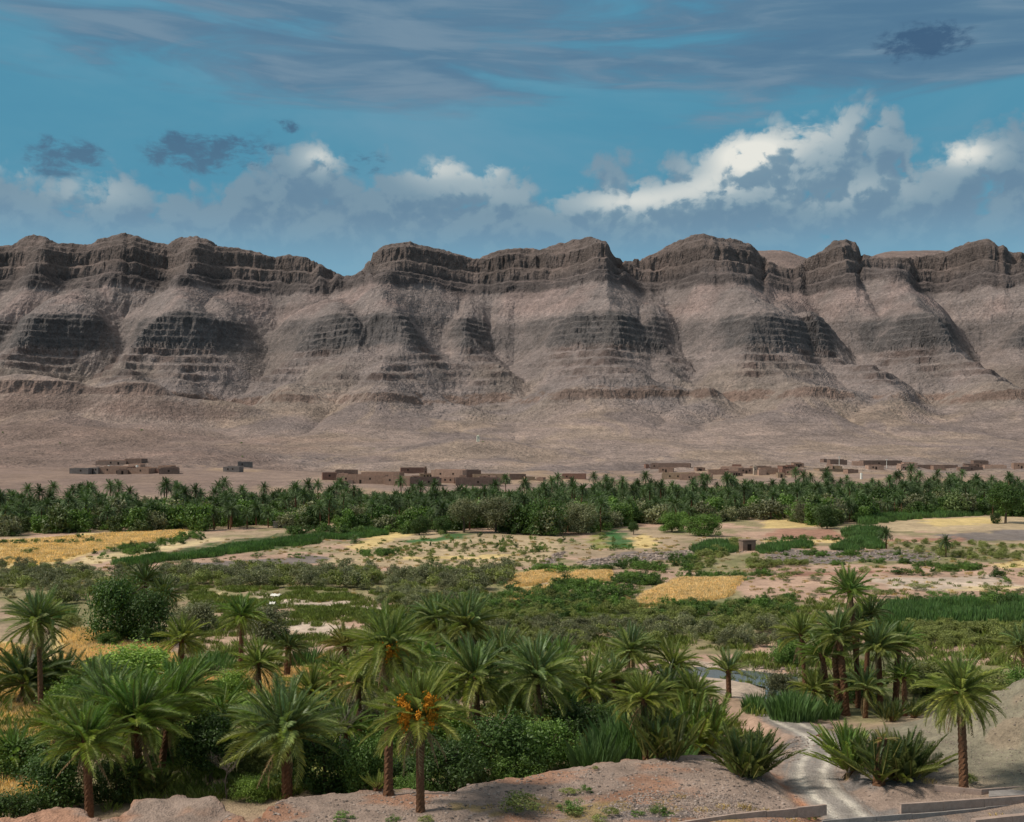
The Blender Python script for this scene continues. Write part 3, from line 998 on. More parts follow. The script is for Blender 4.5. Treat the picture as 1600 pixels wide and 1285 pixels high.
    Zr = Zr - dip
    led = pn(zd / 7.0, 0 * zd + 0.5, 76) + 0.6 * pn(zd / 3.1, 0 * zd + 9.5, 77)
    Zr = H + (Zr - H) * (1 + (r2 - 1) * sst(Zr, 270, 350))
    fanm = 1 - sst(Yr, 1350, 1500)
    wq = fbm(Xr / 300, Yr / 420, 3, 81)
    Zr = Zr + fanm * sst(Yr, 780, 850) * (1.6 * fbm(Xr / 50, Yr / 120, 4, 83) + 0.5 * fbm(Xr / 12, Yr / 26, 3, 84)) + (1 - fanm) * (1.0 * fbm(Xr / 6, Yr / 6, 3, 85) + 1.7 * fbm(Xr / 17, Yr / 17, 3, 97))
    Zr[0, :] -= 1.5
    # joints and buttresses: cliffs pushed in and out along the sight line
    gyv = np.gradient(Zr, axis=0) / np.maximum(np.gradient(Yr, axis=0), 0.15)
    steep = blur(blur(sst(gyv, 0.75, 1.6), 1, 0), 1, 1)
    Yd = -steep * (9 * (ridged(Xr / 26, zd / 70, 3, 86) - 0.62) + 4 * (ridged(Xr / 9, zd / 40, 2, 87) - 0.6))
    # ---- kinds of rock
    scree = np.array([.192, .160, .152]); pink = np.array([.226, .174, .162]); tan = np.array([.225, .180, .145])
    zn = zd + 5 * fbm(Xr / 30, Yr / 30, 3, 138)
    bands = lambda lo, hi, e=4: sst(zn, lo - e, lo + e) * (1 - sst(zn, hi - e, hi + e))
    C = np.ones(Zr.shape + (3,)) * scree
    C += (pink - C) * (sst(fbm(Xr / 140, Yr / 160, 4, 88), -0.1, 0.3) * sst(zd, 236, 262))[..., None]
    C += (tan - C) * (0.5 * sst(fbm(Xr / 200, Yr / 200, 3, 89), -0.15, 0.3) * (1 - sst(zd, 130, 170)))[..., None]
    C += (np.array([.15, .125, .115]) - C) * (0.7 * sst(fbm(Xr / 110, Yr / 120, 4, 90), 0.05, 0.4) * sst(zd, 112, 135) * (1 - sst(zd, 200, 240)))[..., None]
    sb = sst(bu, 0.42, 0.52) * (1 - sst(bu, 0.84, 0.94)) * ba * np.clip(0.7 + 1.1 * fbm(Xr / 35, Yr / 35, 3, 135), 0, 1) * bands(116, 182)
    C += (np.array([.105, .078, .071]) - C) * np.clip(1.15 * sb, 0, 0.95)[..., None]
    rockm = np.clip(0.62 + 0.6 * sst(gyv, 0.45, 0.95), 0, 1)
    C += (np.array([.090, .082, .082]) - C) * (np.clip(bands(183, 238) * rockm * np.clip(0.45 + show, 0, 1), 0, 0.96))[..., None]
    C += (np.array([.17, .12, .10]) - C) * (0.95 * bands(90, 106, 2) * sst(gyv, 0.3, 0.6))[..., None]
    dk = np.array([.085, .071, .069]) + (np.array([.112, .088, .080]) - np.array([.085, .071, .069])) * sst(zd, 346, 372)[..., None]  # dark cap rock; cloud shade on the crest is put into this tone too
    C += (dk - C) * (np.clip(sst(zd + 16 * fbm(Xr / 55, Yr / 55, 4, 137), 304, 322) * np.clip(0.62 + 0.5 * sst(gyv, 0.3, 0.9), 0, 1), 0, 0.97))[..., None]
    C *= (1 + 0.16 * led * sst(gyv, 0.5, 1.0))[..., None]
    Cf = np.ones(Yr.shape + (3,)) * np.array([.25, .195, .172])
    Cf += (np.array([.17, .137, .13]) - Cf) * (0.75 * sst(fbm(Xr / 160 + 0.4 * wq, Yr / 260, 4, 92), -0.1, 0.35))[..., None]
    Cf += (np.array([.285, .215, .165]) - Cf) * (0.6 * sst(fbm(Xr / 130, Yr / 200, 4, 93), 0.05, 0.4))[..., None]
    Cf += (np.array([.30, .23, .18]) - Cf) * (0.55 * sst(ridged(Xr / 80 + 1.4 * wq, Yr / 500, 3, 94), 0.7, 0.9))[..., None]
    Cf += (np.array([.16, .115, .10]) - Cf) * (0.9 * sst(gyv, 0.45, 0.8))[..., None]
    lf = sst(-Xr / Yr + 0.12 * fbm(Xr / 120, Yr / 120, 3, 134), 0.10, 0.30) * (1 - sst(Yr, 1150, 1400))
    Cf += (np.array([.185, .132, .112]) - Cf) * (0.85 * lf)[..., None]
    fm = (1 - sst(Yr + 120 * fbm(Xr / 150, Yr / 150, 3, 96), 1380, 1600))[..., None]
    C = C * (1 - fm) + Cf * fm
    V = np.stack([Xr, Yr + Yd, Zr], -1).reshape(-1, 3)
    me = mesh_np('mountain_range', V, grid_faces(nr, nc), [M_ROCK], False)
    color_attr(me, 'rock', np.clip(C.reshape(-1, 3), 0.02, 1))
    o = link('mountain_range', me)
    tag(o, kind='structure')
    o['label'] = 'long barren range with dark cliff bands and scree spurs'
    global MBVH
    from mathutils.bvhtree import BVHTree
    rows = int(np.searchsorted(tt, 0.45))
    MBVH = BVHTree.FromPolygons(V[:rows * nc].tolist(), grid_faces(rows, nc).tolist())


build_mountain()


def build_far_hills():
    us = np.linspace(-0.9, 0.9, 260)
    px = us * F + CX
    prof = np.interp(px, [-900, 300, 545, 700, 1100, 1180, 1225, 1250, 1275, 1330, 1365, 1395, 1440, 1490, 1540, 1700, 2400], [440, 440, 446, 440, 425, 396, 395, 402, 412, 418, 402, 396, 394, 397, 404, 420, 430])
    D = 3900.0
    rows = []
    t = np.linspace(0, 1, 40)
    for k in t:
        y = D - 1200 + 1200 * k
        zt = H + (HY - prof) / F * D
        z = zt * sst(k, 0, 1) ** 0.8 * np.ones_like(us) + 14 * fbm(us * 60, k * 8 + 0 * us, 4, 95) * math.sin(math.pi * min(1, k * 0.98)) + 3 * fbm(us * 200, k * 30 + 0 * us, 2, 96)
        rows.append(np.stack([us * y, y + 0 * us, z], -1))
    rows.append(np.stack([us * (D + 800), D + 800 + 0 * us, 0 * us - 5], -1))
    V = np.concatenate(rows, 0)
    me = mesh_np('far_hills', V, grid_faces(41, len(us)), [M_ROCK], True)
    color_attr(me, 'rock', np.ones((len(V), 3)) * np.array([.20, .15, .135]))
    o = link('far_hills', me)
    tag(o, kind='structure')
    o['label'] = 'paler hills showing through the notches of the range'


build_far_hills()


# ------------------------------------------------------------------ dirt track
def build_track():
    dense = []
    for i in range(len(ROAD) - 1):
        a, b = ROAD[i], ROAD[i + 1]
        n = max(2, int(math.dist(a, b) / 0.35))
        for k in range(n): dense.append((a[0] + (b[0] - a[0]) * k / n, a[1] + (b[1] - a[1]) * k / n))
    P = np.array(dense)
    for q in range(3): P[4:-4] = (P[:-8] + P[2:-6] + P[4:-4] + P[6:-2] + P[8:]) / 5
    Tn = np.gradient(P, axis=0); Tn /= np.linalg.norm(Tn, axis=1, keepdims=True)
    Nn = np.stack([Tn[:, 1], -Tn[:, 0]], 1)
    off = np.linspace(-1, 1, 23)
    wob = 1.9 + 0.25 * fbm(np.arange(len(P)) / 12.0, 0 * P[:, 0], 3, 150)
    Q = P[:, None, :] + Nn[:, None, :] * (off[None, :] * wob[:, None])[..., None]
    x, y = Q[..., 0].ravel(), Q[..., 1].ravel()
    e = np.abs(np.repeat(off[None, :], len(P), 0)).ravel()
    d = e * np.repeat(wob, len(off))
    z = ground_z(x, y) + 0.03 - 0.10 * sst(e, 0.86, 1.0)
    me = mesh_np('dirt_track', np.stack([x, y, z], 1), grid_faces(len(P), len(off))[:, ::-1], [M_GROUND], True)
    tr = np.exp(-((d - 0.85 + 0.12 * fbm(x / 2, y / 2, 2, 151)) / 0.33) ** 2) * (0.75 + 0.5 * fbm(x / 1.2, y / 1.2, 3, 152))
    c0 = np.array([.235, .21, .19]); c1 = np.array([.54, .49, .42]); c2 = np.array([.26, .20, .165])
    C = c0 + (c1 - c0) * np.clip(tr, 0, 1)[:, None]
    C = C + (c2 - C) * (sst(e, 0.7, 1.0))[:, None]
    color_attr(me, 'soil', C)
    o = link('dirt_track', me)
    tag(o, 'pale rutted dirt track winding down to the river', kind='structure')


build_track()


# ------------------------------------------------------------------ plant building blocks
def frond_data(bend, width, n, seed, seg=7, dead=False, vee=0.45, lw=0.030):
    r = random.Random(seed)
    ns = 24
    th = [-math.radians(bend) * (k / ns) ** 1.5 for k in range(ns + 1)]
    px, pz = [0.0], [0.0]
    for k in range(ns):
        px.append(px[-1] + math.cos(th[k]) / ns); pz.append(pz[-1] + math.sin(th[k]) / ns)

    def at(s):
        f = min(max(s, 0), 1) * ns
        k = min(int(f), ns - 1); u = f - k
        return (px[k] * (1 - u) + px[k + 1] * u, pz[k] * (1 - u) + pz[k + 1] * u, th[k] * (1 - u) + th[k + 1] * u)
    V, Fc, M = [], [], []
    for k in range(seg + 1):
        s = k / seg
        x, z, t = at(s)
        w = 0.016 * (1 - 0.85 * s) + 0.0015
        V += [(x, -w, z), (x, w, z), (x + math.sin(t) * w * 0.9, 0, z - math.cos(t) * w * 0.9)]
        if k:
            a = 3 * (k - 1); b = 3 * k
            for u, v in ((0, 1), (1, 2), (2, 0)):
                Fc.append((a + u, a + v, b + v)); M.append(1)
                Fc.append((a + u, b + v, b + u)); M.append(1)
    for side in (-1, 1):
        for i in range(n):
            s = 0.13 + 0.86 * (i + 0.5 * r.random() + (0.5 if side > 0 else 0)) / n
            x, z, t = at(s)
            ln = width * (math.sin(math.pi * min(1, 0.16 + 0.80 * s)) ** 0.65) * (0.85 + 0.3 * r.random())
            fw = 0.55 + 0.55 * s + 0.2 * (r.random() - 0.5)
            up = vee * (0.6 + 0.8 * r.random()) * (1 - 0.5 * s)
            dx, dy, dz = fw * math.cos(t) - up * math.sin(t), side * 0.85, fw * math.sin(t) + up * math.cos(t)
            if dead: dz -= 0.7
            L = math.sqrt(dx * dx + dy * dy + dz * dz)
            dx, dy, dz = dx / L * ln, dy / L * ln, dz / L * ln
            w = lw * (0.8 + 0.4 * r.random())
            b = len(V)
            tx, tz = math.cos(t) * w * 0.5, math.sin(t) * w * 0.5
            droop = 0.10 * ln
            V += [(x - tx, 0, z - tz), (x + tx, 0, z + tz), (x + dx * 0.55 + tx * 0.9, dy * 0.55, z + dz * 0.55 + tz + droop), (x + dx, dy, z + dz - droop)]
            Fc += [(b, b + 1, b + 2), (b, b + 2, b + 3)]; M += [0, 0]
    return V, Fc, M


def frond_mesh(name, *a, mats=None, **k):
    V, Fc, M = frond_data(*a, **k)
    return mesh_py(name, V, Fc, mats, M)


FM = [M_FROND, M_RACHIS]
FR_UP = [frond_mesh('frond', b, 0.165, 34, 10 + i, mats=FM, lw=0.019) for i, b in enumerate((8, 18, 30))]
FR_MID = [frond_mesh('frond', b, 0.175, 34, 20 + i, mats=FM, lw=0.019) for i, b in enumerate((28, 48, 72))]
FR_LOW = [frond_mesh('frond', b, 0.175, 32, 30 + i, mats=FM, lw=0.019) for i, b in enumerate((42, 78))]
FR_DEAD = [frond_mesh('dead_frond', b, 0.13, 13, 40 + i, mats=[M_DEAD, M_DEAD], dead=True) for i, b in enumerate((18, 40))]


def trunk_mesh(h, r0, r1, lean, seed, rough=1.0):
    """tapered palm stem ringed with old leaf bases"""
    r = random.Random(seed)
    rings = max(8, int(h / 0.17)); segs = 12
    V, Fc = [], []
    for i in range(rings + 1):
        s = i / rings
        z = -0.4 + (h + 0.4) * s
        rad = r0 + (r1 - r0) * s ** 0.8
        if s < 0.10: rad *= 1 + 1.6 * (0.10 - s) * 3
        if s > 0.90: rad *= 1 + 3.2 * (s - 0.90)
        cx = lean[0] * s ** 1.4; cy = lean[1] * s ** 1.4
        for j in range(segs):
            a = 2 * math.pi * (j + 0.5 * (i % 2)) / segs
            bump_ = 1 + rough * (0.10 if (i + j) % 2 else -0.05) + rough * 0.10 * (r.random() - 0.5)
            V.append((cx + math.cos(a) * rad * bump_, cy + math.sin(a) * rad * bump_, z + 0.05 * (r.random() - 0.5)))
    for i in range(rings):
        for j in range(segs):
            a = i * segs + j; b = i * segs + (j + 1) % segs
            Fc.append((a, b, b + segs, a + segs))
    Fc.append(tuple(range(rings * segs, (rings + 1) * segs)))
    return mesh_py('trunk', V, Fc, [M_TRUNK])


TONES = {'blue': ((.150, .215, .105), (.265, .262, .075)), 'green': ((.130, .215, .062), (.235, .265, .062)), 'olive': ((.180, .225, .070), (.290, .285, .080)),
         'dark': ((.068, .106, .044), (.130, .138, .042)), 'teal': ((.172, .240, .128), (.262, .272, .085)), 'dry': ((.220, .205, .070), (.340, .255, .095))}


def add_crown(root, top, L, n, tone, seed, lo=-28, hi=84, dead=0, spread=1.0, wind=0.0, upright=False):
    r = random.Random(seed)
    n = int(n * 1.35)
    c0, c1 = TONES[tone]
    tilt, ta = r.uniform(4, 20), r.uniform(0, 6.28)
    gap = r.uniform(0, 6.28)
    for i in range(n):
        f = (i + 0.5) / n
        az = i * 2.39996 + r.uniform(-0.25, 0.25)
        pitch = hi - (hi - lo) * f ** 1.05 + r.uniform(-9, 9) + tilt * math.cos(az - ta)
        if f > 0.4 and abs((az - gap + math.pi) % 6.283 - math.pi) < 0.35 and r.random() < 0.7: continue
        if pitch > (20 if upright else 48): me = r.choice(FR_UP)
        elif pitch > 12: me = r.choice(FR_MID)
        else: me = r.choice(FR_LOW)
        az = az + wind * math.sin(az)
        ln = L * (0.72 + 0.28 * min(1, f * 2.2)) * r.uniform(0.78, 1.1)
        k = min(1, max(0, f * 1.15 - 0.15 + r.uniform(-0.25, 0.25)))
        v = r.uniform(0.85, 1.15)
        c = [(c0[q] + (c1[q] - c0[q]) * k) * v for q in range(3)]  # lower fronds go olive yellow: older leaves plus a painted sunlit tone
        rr = 0.10 * spread + 0.03
        loc = (top[0] + math.cos(az) * rr, top[1] + math.sin(az) * rr, top[2] - 0.35 * f * min(1, L / 3))
        link('frond', me, root, loc, (r.uniform(-0.9, 0.9), -math.radians(pitch), az), ln, c)
    if dead: dead = dead + r.randint(0, 7)
    for i in range(dead):
        az = i * 2.1 + r.uniform(-0.5, 0.5)
        loc = (top[0] + math.cos(az) * 0.16, top[1] + math.sin(az) * 0.16, top[2] - 0.45 - 0.25 * r.random())
        link('dead_frond', r.choice(FR_DEAD), root, loc, (r.uniform(-0.4, 0.4), math.radians(r.uniform(35, 84)), az), L * r.uniform(0.5, 0.9))


NP = [0]


def palm(label, cpx, cpy, bpx, bpy_, rpx, tone='green', n=46, dead=4, dist=None, lo=-28, hi=84, thick=0.23, group='date palms near the viewer', skirt=0, wind=0.0, spacebase=None):
    """a date palm from the photo points of its crown heart and its foot"""
    NP[0] += 1
    if dist is None:
        x, y, z = hit(bpx, bpy_)
    else:
        y = dist; x = (bpx - CX) / F * y; z = gz1(x, y)
    tz = H - (cpy - HY) / F * y
    tx = (cpx - CX) / F * y
    h = max(0.5, tz - z)
    L = rpx / F * y * 1.06
    root = link('date_palm', None, None, (x, y, z))
    tag(root, label, 'palm', group)
    rr = random.Random(NP[0])
    L *= rr.uniform(0.92, 1.08)
    lean = (tx - x, rr.uniform(-0.5, 0.5))
    link('trunk', trunk_mesh(h, thick * 1.12, thick * 0.86, lean, NP[0]), root)
    add_crown(root, (lean[0], lean[1], h), L, n, tone, NP[0] * 7, lo, hi, dead + skirt, wind=wind)
    return root


def bush_palm(label, px, py, rpx, tone='green', n=40, group='trunkless palm clumps', lo=18, stems=3, dead=4):
    NP[0] += 1
    x, y, z = hit(px, py)
    root = link('palm_clump', None, None, (x, y, z))
    tag(root, label, 'palm', group)
    L = rpx / F * y * 1.05
    rr = random.Random(NP[0] * 3)
    for s in range(stems):
        o = (rr.uniform(-0.45, 0.45) * L * 0.8, rr.uniform(-0.3, 0.3) * L * 0.6, 0.25) if s else (0, 0, 0.3)
        add_crown(root, o, L * rr.uniform(0.8, 1.0), n // stems, tone, NP[0] * 11 + s, lo + 18, 89, dead // stems, spread=2.5, upright=True)
    link('stump', trunk_mesh(0.45, 0.34, 0.26, (0, 0), NP[0]), root)
    return root


# leafy crowns
def leaf_mesh(name, n, size, lumps, shape, seed, mat, hollow=0.35, bushy=False, elong=1.8):
    g = np.random.default_rng(seed)
    th = g.random(lumps) * 2 * math.pi
    zz = g.random(lumps) * 1.7 - 0.7
    rr = np.sqrt(np.clip(1 - np.clip(zz, -1, 1) ** 2, 0.05, 1)) * (0.45 + 0.35 * g.random(lumps))
    if bushy:
        zz = g.random(lumps) * 1.8 - 0.95
        rr = np.sqrt(np.clip(1 - np.clip(zz, 0, 1) ** 2, 0.05, 1)) * 0.86 * g.random(lumps) ** 0.42
    c = np.stack([np.cos(th) * rr, np.sin(th) * rr, zz * (0.70 if bushy else 0.62)], 1)
    lr = (0.17 + 0.36 * g.random(lumps) ** 1.5) if bushy else 0.22 + 0.28 * g.random(lumps)
    k = g.integers(0, lumps, n)
    d = g.normal(size=(n, 3)); d /= np.linalg.norm(d, axis=1, keepdims=True)
    rad = lr[k] * (hollow + (1 - hollow) * g.random(n) ** 0.45) * (1 + 0.25 * g.normal(size=n).clip(-1, 1.6))
    p = (c[k] + d * rad[:, None]) * np.array(shape)
    p[:, 2] += shape[2] * (0.82 if bushy else 1.0)
    p[:, 2] = np.maximum(p[:, 2], 0.02 + 0.05 * g.random(n))
    nrm = d * 0.8 + g.normal(size=(n, 3)) * 0.7 + np.array([0, 0, 0.35])
    nrm /= np.linalg.norm(nrm, axis=1, keepdims=True)
    a = np.cross(nrm, g.normal(size=(n, 3))); a /= np.linalg.norm(a, axis=1, keepdims=True)
    b = np.cross(nrm, a)
    s = size * (0.6 + 0.8 * g.random(n))[:, None]
    V = np.stack([p - a * s * elong * 0.5, p + b * s * 0.42, p + a * s * elong * 0.5, p - b * s * 0.42], 1).reshape(-1, 3)
    Fq = np.arange(4 * n).reshape(n, 4)
    return mesh_np(name, V, Fq, [mat])


def blade_mesh(name, n, spread, h, w, seed, mat, bend=0.35):
    g = np.random.default_rng(seed)
    r = spread * np.sqrt(g.random(n)); t = g.random(n) * 2 * math.pi
    b = np.stack([r * np.cos(t), r * np.sin(t), 0 * r], 1)
    hh = h * (0.55 + 0.5 * g.random(n)) * (1 - 0.35 * (r / spread) ** 2)
    az = g.random(n) * 2 * math.pi
    dirv = np.stack([np.cos(az), np.sin(az), 0 * az], 1) * (0.7) + b / spread * 0.5
    side = np.stack([-np.sin(az), np.cos(az), 0 * az], 1) * w
    up = np.array([0, 0, 1.0])
    m = b + dirv * (bend * 0.25 * hh)[:, None] + up * (0.6 * hh)[:, None]
    e = b + dirv * (bend * 0.9 * hh)[:, None] + up * hh[:, None]
    V = np.stack([b - side, b + side, m + side * 0.8, e, m - side * 0.8], 1).reshape(-1, 3)
    V5 = np.arange(5 * n).reshape(n, 5)
    return mesh_np(name, V, V5, [mat])


def tube(V, Fc, pts, r0, r1, segs=6):
    base = len(V)
    n = len(pts)
    for i, p in enumerate(pts):
        a = Vector(pts[max(0, i - 1)]); b = Vector(pts[min(n - 1, i + 1)])
        t = (b - a).normalized()
        u = t.orthogonal().normalized(); v = t.cross(u)
        rad = r0 + (r1 - r0) * i / (n - 1)
        for j in range(segs):
            an = 2 * math.pi * j / segs
            q = Vector(p) + (u * math.cos(an) + v * math.sin(an)) * rad
            V.append(tuple(q))
    for i in range(n - 1):
        for j in range(segs):
            a = base + i * segs + j; b = base + i * segs + (j + 1) % segs
            Fc.append((a, b, b + segs, a + segs))
    Fc.append(tuple(base + (n - 1) * segs + j for j in range(segs)))


def branch_mesh(name, h, r, seed, nb=7, mat=None, spread=0.5, twigs=0):
    rnd = random.Random(seed)
    V, Fc = [], []
    main = [(0, 0, -0.3), (rnd.uniform(-.06, .06) * h, rnd.uniform(-.06, .06) * h, h * 0.35), (rnd.uniform(-.1, .1) * h, rnd.uniform(-.1, .1) * h, h * 0.72)]
    tube(V, Fc, main, r, r * 0.5)
    for k in range(nb):
        s = rnd.uniform(0.3, 1.0)
        b = Vector(main[1]).lerp(Vector(main[2]), s)
        a = k * 2.4 + rnd.uniform(-.4, .4)
        e = b + Vector((math.cos(a) * spread * h * rnd.uniform(.5, 1), math.sin(a) * spread * h * rnd.uniform(.5, 1), h * rnd.uniform(0.12, 0.42)))
        mid = b.lerp(e, 0.5) + Vector((0, 0, -0.04 * h))
        tube(V, Fc, [b, mid, e], r * 0.42, r * 0.1, 5)
        for q in range(twigs):
            s2 = b.lerp(e, rnd.uniform(0.3, 1.0))
            e2 = s2 + Vector((rnd.uniform(-1, 1), rnd.uniform(-1, 1), rnd.uniform(0.1, 1.2))) * h * 0.16
            tube(V, Fc, [s2, s2.lerp(e2, .5) + Vector((rnd.uniform(-1, 1), rnd.uniform(-1, 1), 0)) * h * 0.02, e2], r * 0.14, r * 0.05, 3)
    return mesh_py(name, V, Fc, [mat or M_BARK])


CROWNS = {}
for nm, mat, size, n, lumps, shp in [('dark', M_DARKLEAF, 0.050, 10500, 40, (1, 1, .95)), ('mid', M_MIDLEAF, 0.050, 10000, 38, (1, 1, .9)), ('light', M_LIGHTLEAF, 0.042, 11000, 36, (1, 1, .85)),
                                     ('grey', M_GREYLEAF, 0.042, 10000, 34, (1, 1, .9)), ('olive', M_OLIVE, 0.046, 9500, 34, (1, 1, .85))]:
    CROWNS[nm] = [leaf_mesh('crown', n, size, lumps, shp, 200 + 7 * q + len(nm), mat) for q in range(2)]
for nm, mat in [('dark', M_DARKLEAF), ('mid', M_MIDLEAF), ('light', M_LIGHTLEAF), ('grey', M_GREYLEAF), ('olive', M_OLIVE)]:
    CROWNS['bush_' + nm] = [leaf_mesh('crown', 10500, 0.046, 46, (1, 1, .95), 260 + len(nm), mat, bushy=True)]
TRUNKS = [branch_mesh('trunk', 1.0, 0.045, 300 + k) for k in range(3)]
NT_ = [0]


def tree(label, px, py, wpx, hpx, kind='dark', dist=None, group=None, name='broadleaf_tree', trunk=True, low=0.12):
    NT_[0] += 1
    if dist is None: x, y, z = hit(px, py)
    else:
        y = dist; x = (px - CX) / F * y; z = gz1(x, y)
    r = random.Random(NT_[0] * 5)
    w = wpx / F * y; h = hpx / F * y
    root = link(name, None, None, (x, y, z))
    tag(root, label, 'tree' if trunk else 'bush', group)
    link('trunk', TRUNKS[NT_[0] % 3], root, (0, 0, -0.1), (0, 0, r.uniform(0, 6)), (h * 0.8, h * 0.8, h * 0.9))
    cr = CROWNS['bush_' + kind][0] if low <= 0.06 else CROWNS[kind][NT_[0] % 2]
    link('crown', cr, root, (0, 0, low * h), (0, 0, r.uniform(0, 6.28)), (w * 0.58, w * 0.58, h * (1 - low) * 0.56))
    return root


# stuff by geometry nodes
SRC = {}


def source(key, meshes):
    c = bpy.data.collections.new('source_' + key)
    for k, me in enumerate(meshes):
        o = bpy.data.objects.new('source_%s_%d' % (key, k), me)
        c.objects.link(o)
    SRC[key] = (c, len(meshes))


def scatter(name, label, key, pts, scl, seed=0, zs=None):
    coll, nv = SRC[key]
    g = np.random.default_rng(seed + 5)
    pts = np.asarray(pts, np.float32)
    n = len(pts)
    me = bpy.data.meshes.new(name)
    me.vertices.add(n); me.vertices.foreach_set('co', pts.ravel())
    S = np.asarray(scl, np.float32)
    if S.ndim == 1: S = np.repeat(S[:, None], 3, 1)
    a = me.attributes.new('scl', 'FLOAT_VECTOR', 'POINT'); a.data.foreach_set('vector', S.astype(np.float32).ravel())
    R = np.zeros((n, 3), np.float32); R[:, 2] = g.random(n) * 6.283; R[:, 0] = g.normal(size=n) * 0.06
    a = me.attributes.new('rot', 'FLOAT_VECTOR', 'POINT'); a.data.foreach_set('vector', R.ravel())
    a = me.attributes.new('pick', 'INT', 'POINT'); a.data.foreach_set('value', g.integers(0, nv, n).astype(np.int32))
    o = link(name, me)
    tag(o, label, None, None, 'stuff')
    ng = bpy.data.node_groups.new(name, 'GeometryNodeTree')
    ng.interface.new_socket('Geometry', in_out='INPUT', socket_type='NodeSocketGeometry')
    ng.interface.new_socket('Geometry', in_out='OUTPUT', socket_type='NodeSocketGeometry')
    N = ng.nodes; Lk = ng.links
    gi = N.new('NodeGroupInput'); go = N.new('NodeGroupOutput')
    ip = N.new('GeometryNodeInstanceOnPoints')
    ci = N.new('GeometryNodeCollectionInfo')
    ci.inputs['Collection'].default_value = coll
    ci.inputs['Separate Children'].default_value = True
    ci.inputs['Reset Children'].default_value = True

    def na(nm, dt):
        q = N.new('GeometryNodeInputNamedAttribute'); q.data_type = dt
        q.inputs['Name'].default_value = nm
        return [s for s in q.outputs if s.enabled and s.name == 'Attribute'][0]
    er = N.new('FunctionNodeEulerToRotation')
    Lk.new(na('rot', 'FLOAT_VECTOR'), er.inputs[0])
    Lk.new(gi.outputs[0], ip.inputs['Points'])
    Lk.new(ci.outputs[0], ip.inputs['Instance'])
    ip.inputs['Pick Instance'].default_value = True
    Lk.new(na('pick', 'INT'), ip.inputs['Instance Index'])
    Lk.new(er.outputs[0], ip.inputs['Rotation'])
    Lk.new(na('scl', 'FLOAT_VECTOR'), ip.inputs['Scale'])
    Lk.new(ip.outputs[0], go.inputs[0])
    md = o.modifiers.new('scatter', 'NODES')
    md.node_group = ng
    return o


def sample(poly_px, n, seed, z=0.0, world=False):
    P = poly_px if world else [gp(a, b, z) for a, b in poly_px]
    P = np.array(P)
    g = np.random.default_rng(seed)
    out = np.zeros((0, 2))
    lo, hi = P.min(0), P.max(0)
    while len(out) < n:
        q = lo + (hi - lo) * g.random((n * 3, 2))
        q = q[poly_sd(q[:, 0], q[:, 1], [tuple(p) for p in P]) > 0]
        out = np.concatenate([out, q])
    return out[:n]


def on_ground(xy, dz=0.0):
    return np.column_stack([xy, ground_z(xy[:, 0], xy[:, 1]) + dz])


# ------------------------------------------------------------------ sources for masses
def far_palm_mesh(seed, h=7.5, n=40, leaf=M_FARPALM):
    r = random.Random(seed)
    V, Fc, M = [], [], []
    segs = 6
    for i in range(5):
        s = i / 4
        for j in range(segs):
            a = 6.283 * j / segs
            rad = 0.24 * (1 - 0.25 * s)
            V.append((math.cos(a) * rad + 0.3 * s * s * math.sin(seed), math.sin(a) * rad, h * s - 0.3 * (1 - s)))
    for i in range(4):
        for j in range(segs):
            a = i * segs + j; b = i * segs + (j + 1) % segs
            Fc.append((a, b, b + segs)); Fc.append((a, b + segs, a + segs)); M += [1, 1]
    top = Vector((0.3 * math.sin(seed), 0, h))
    for i in range(n):
        f = (i + .5) / n
        pitch = 82 - 118 * f ** 0.85 + r.uniform(-8, 8)
        bend = 25 if pitch > 50 else (65 if pitch > 10 else 85)
        v, fc, m = frond_data(bend + r.uniform(-10, 10), 0.22, 8, seed * 50 + i, seg=1, lw=0.095)
        L = 3.6 * r.uniform(0.8, 1.1) * (0.75 + 0.25 * min(1, 2 * f))
        mat = Matrix.Translation(top) @ Euler((r.uniform(-.4, .4), -math.radians(pitch), i * 2.4 + r.uniform(-.3, .3))).to_matrix().to_4x4() @ Matrix.Scale(L, 4)
        b = len(V)
        V += [tuple(mat @ Vector(p)) for p in v]
        Fc += [tuple(b + q for q in t) for t in fc]; M += [0] * len(fc)
    return mesh_py('far_date_palm', V, Fc, [leaf, M_TRUNK], M)


FARP = [far_palm_mesh(k + 1, h) for k, h in enumerate((5.0, 6.5, 8.0, 9.5))]
FART = [leaf_mesh('far_tree', 1700, 0.11, 26, (1, 1, 1.05), 400 + k, m, bushy=True) for k, m in enumerate((M_MIDLEAF, M_DARKLEAF, M_GREYLEAF, M_GROVELEAF))]
SHR_G = [leaf_mesh('tamarisk_shrub', 1100, 0.075, 14, (1, 1, .8), 420 + k, M_GREYLEAF) for k in range(2)] + [leaf_mesh('olive_shrub', 1000, 0.08, 13, (1, 1, .75), 425, M_OLIVE)]
SHR_D = [leaf_mesh('dark_shrub', 1100, 0.075, 14, (1, 1, .75), 430 + k, (M_DARKLEAF, M_MIDLEAF, M_MIDLEAF)[k], bushy=True) for k in range(3)]
SHR_O = [leaf_mesh('olive_shrub', 1000, 0.08, 12, (1, 1, .7), 435 + k, M_OLIVE) for k in range(2)]
REED = [blade_mesh('reeds', 150, 1.0, 1.0, 0.030, 440 + k, M_REED) for k in range(3)]
TUFT_G = [blade_mesh('grass_tuft', 60, 0.6, 0.6, 0.022, 450 + k, M_GRASS, 0.7) for k in range(3)]
TUFT_D = [blade_mesh('dry_tuft', 55, 0.6, 0.6, 0.020, 455 + k, M_DRY, 0.7) for k in range(3)]
WHEAT = [blade_mesh('wheat_tuft', 70, 0.75, 0.85, 0.018, 460 + k, M_WHEAT, 0.3) for k in range(3)]


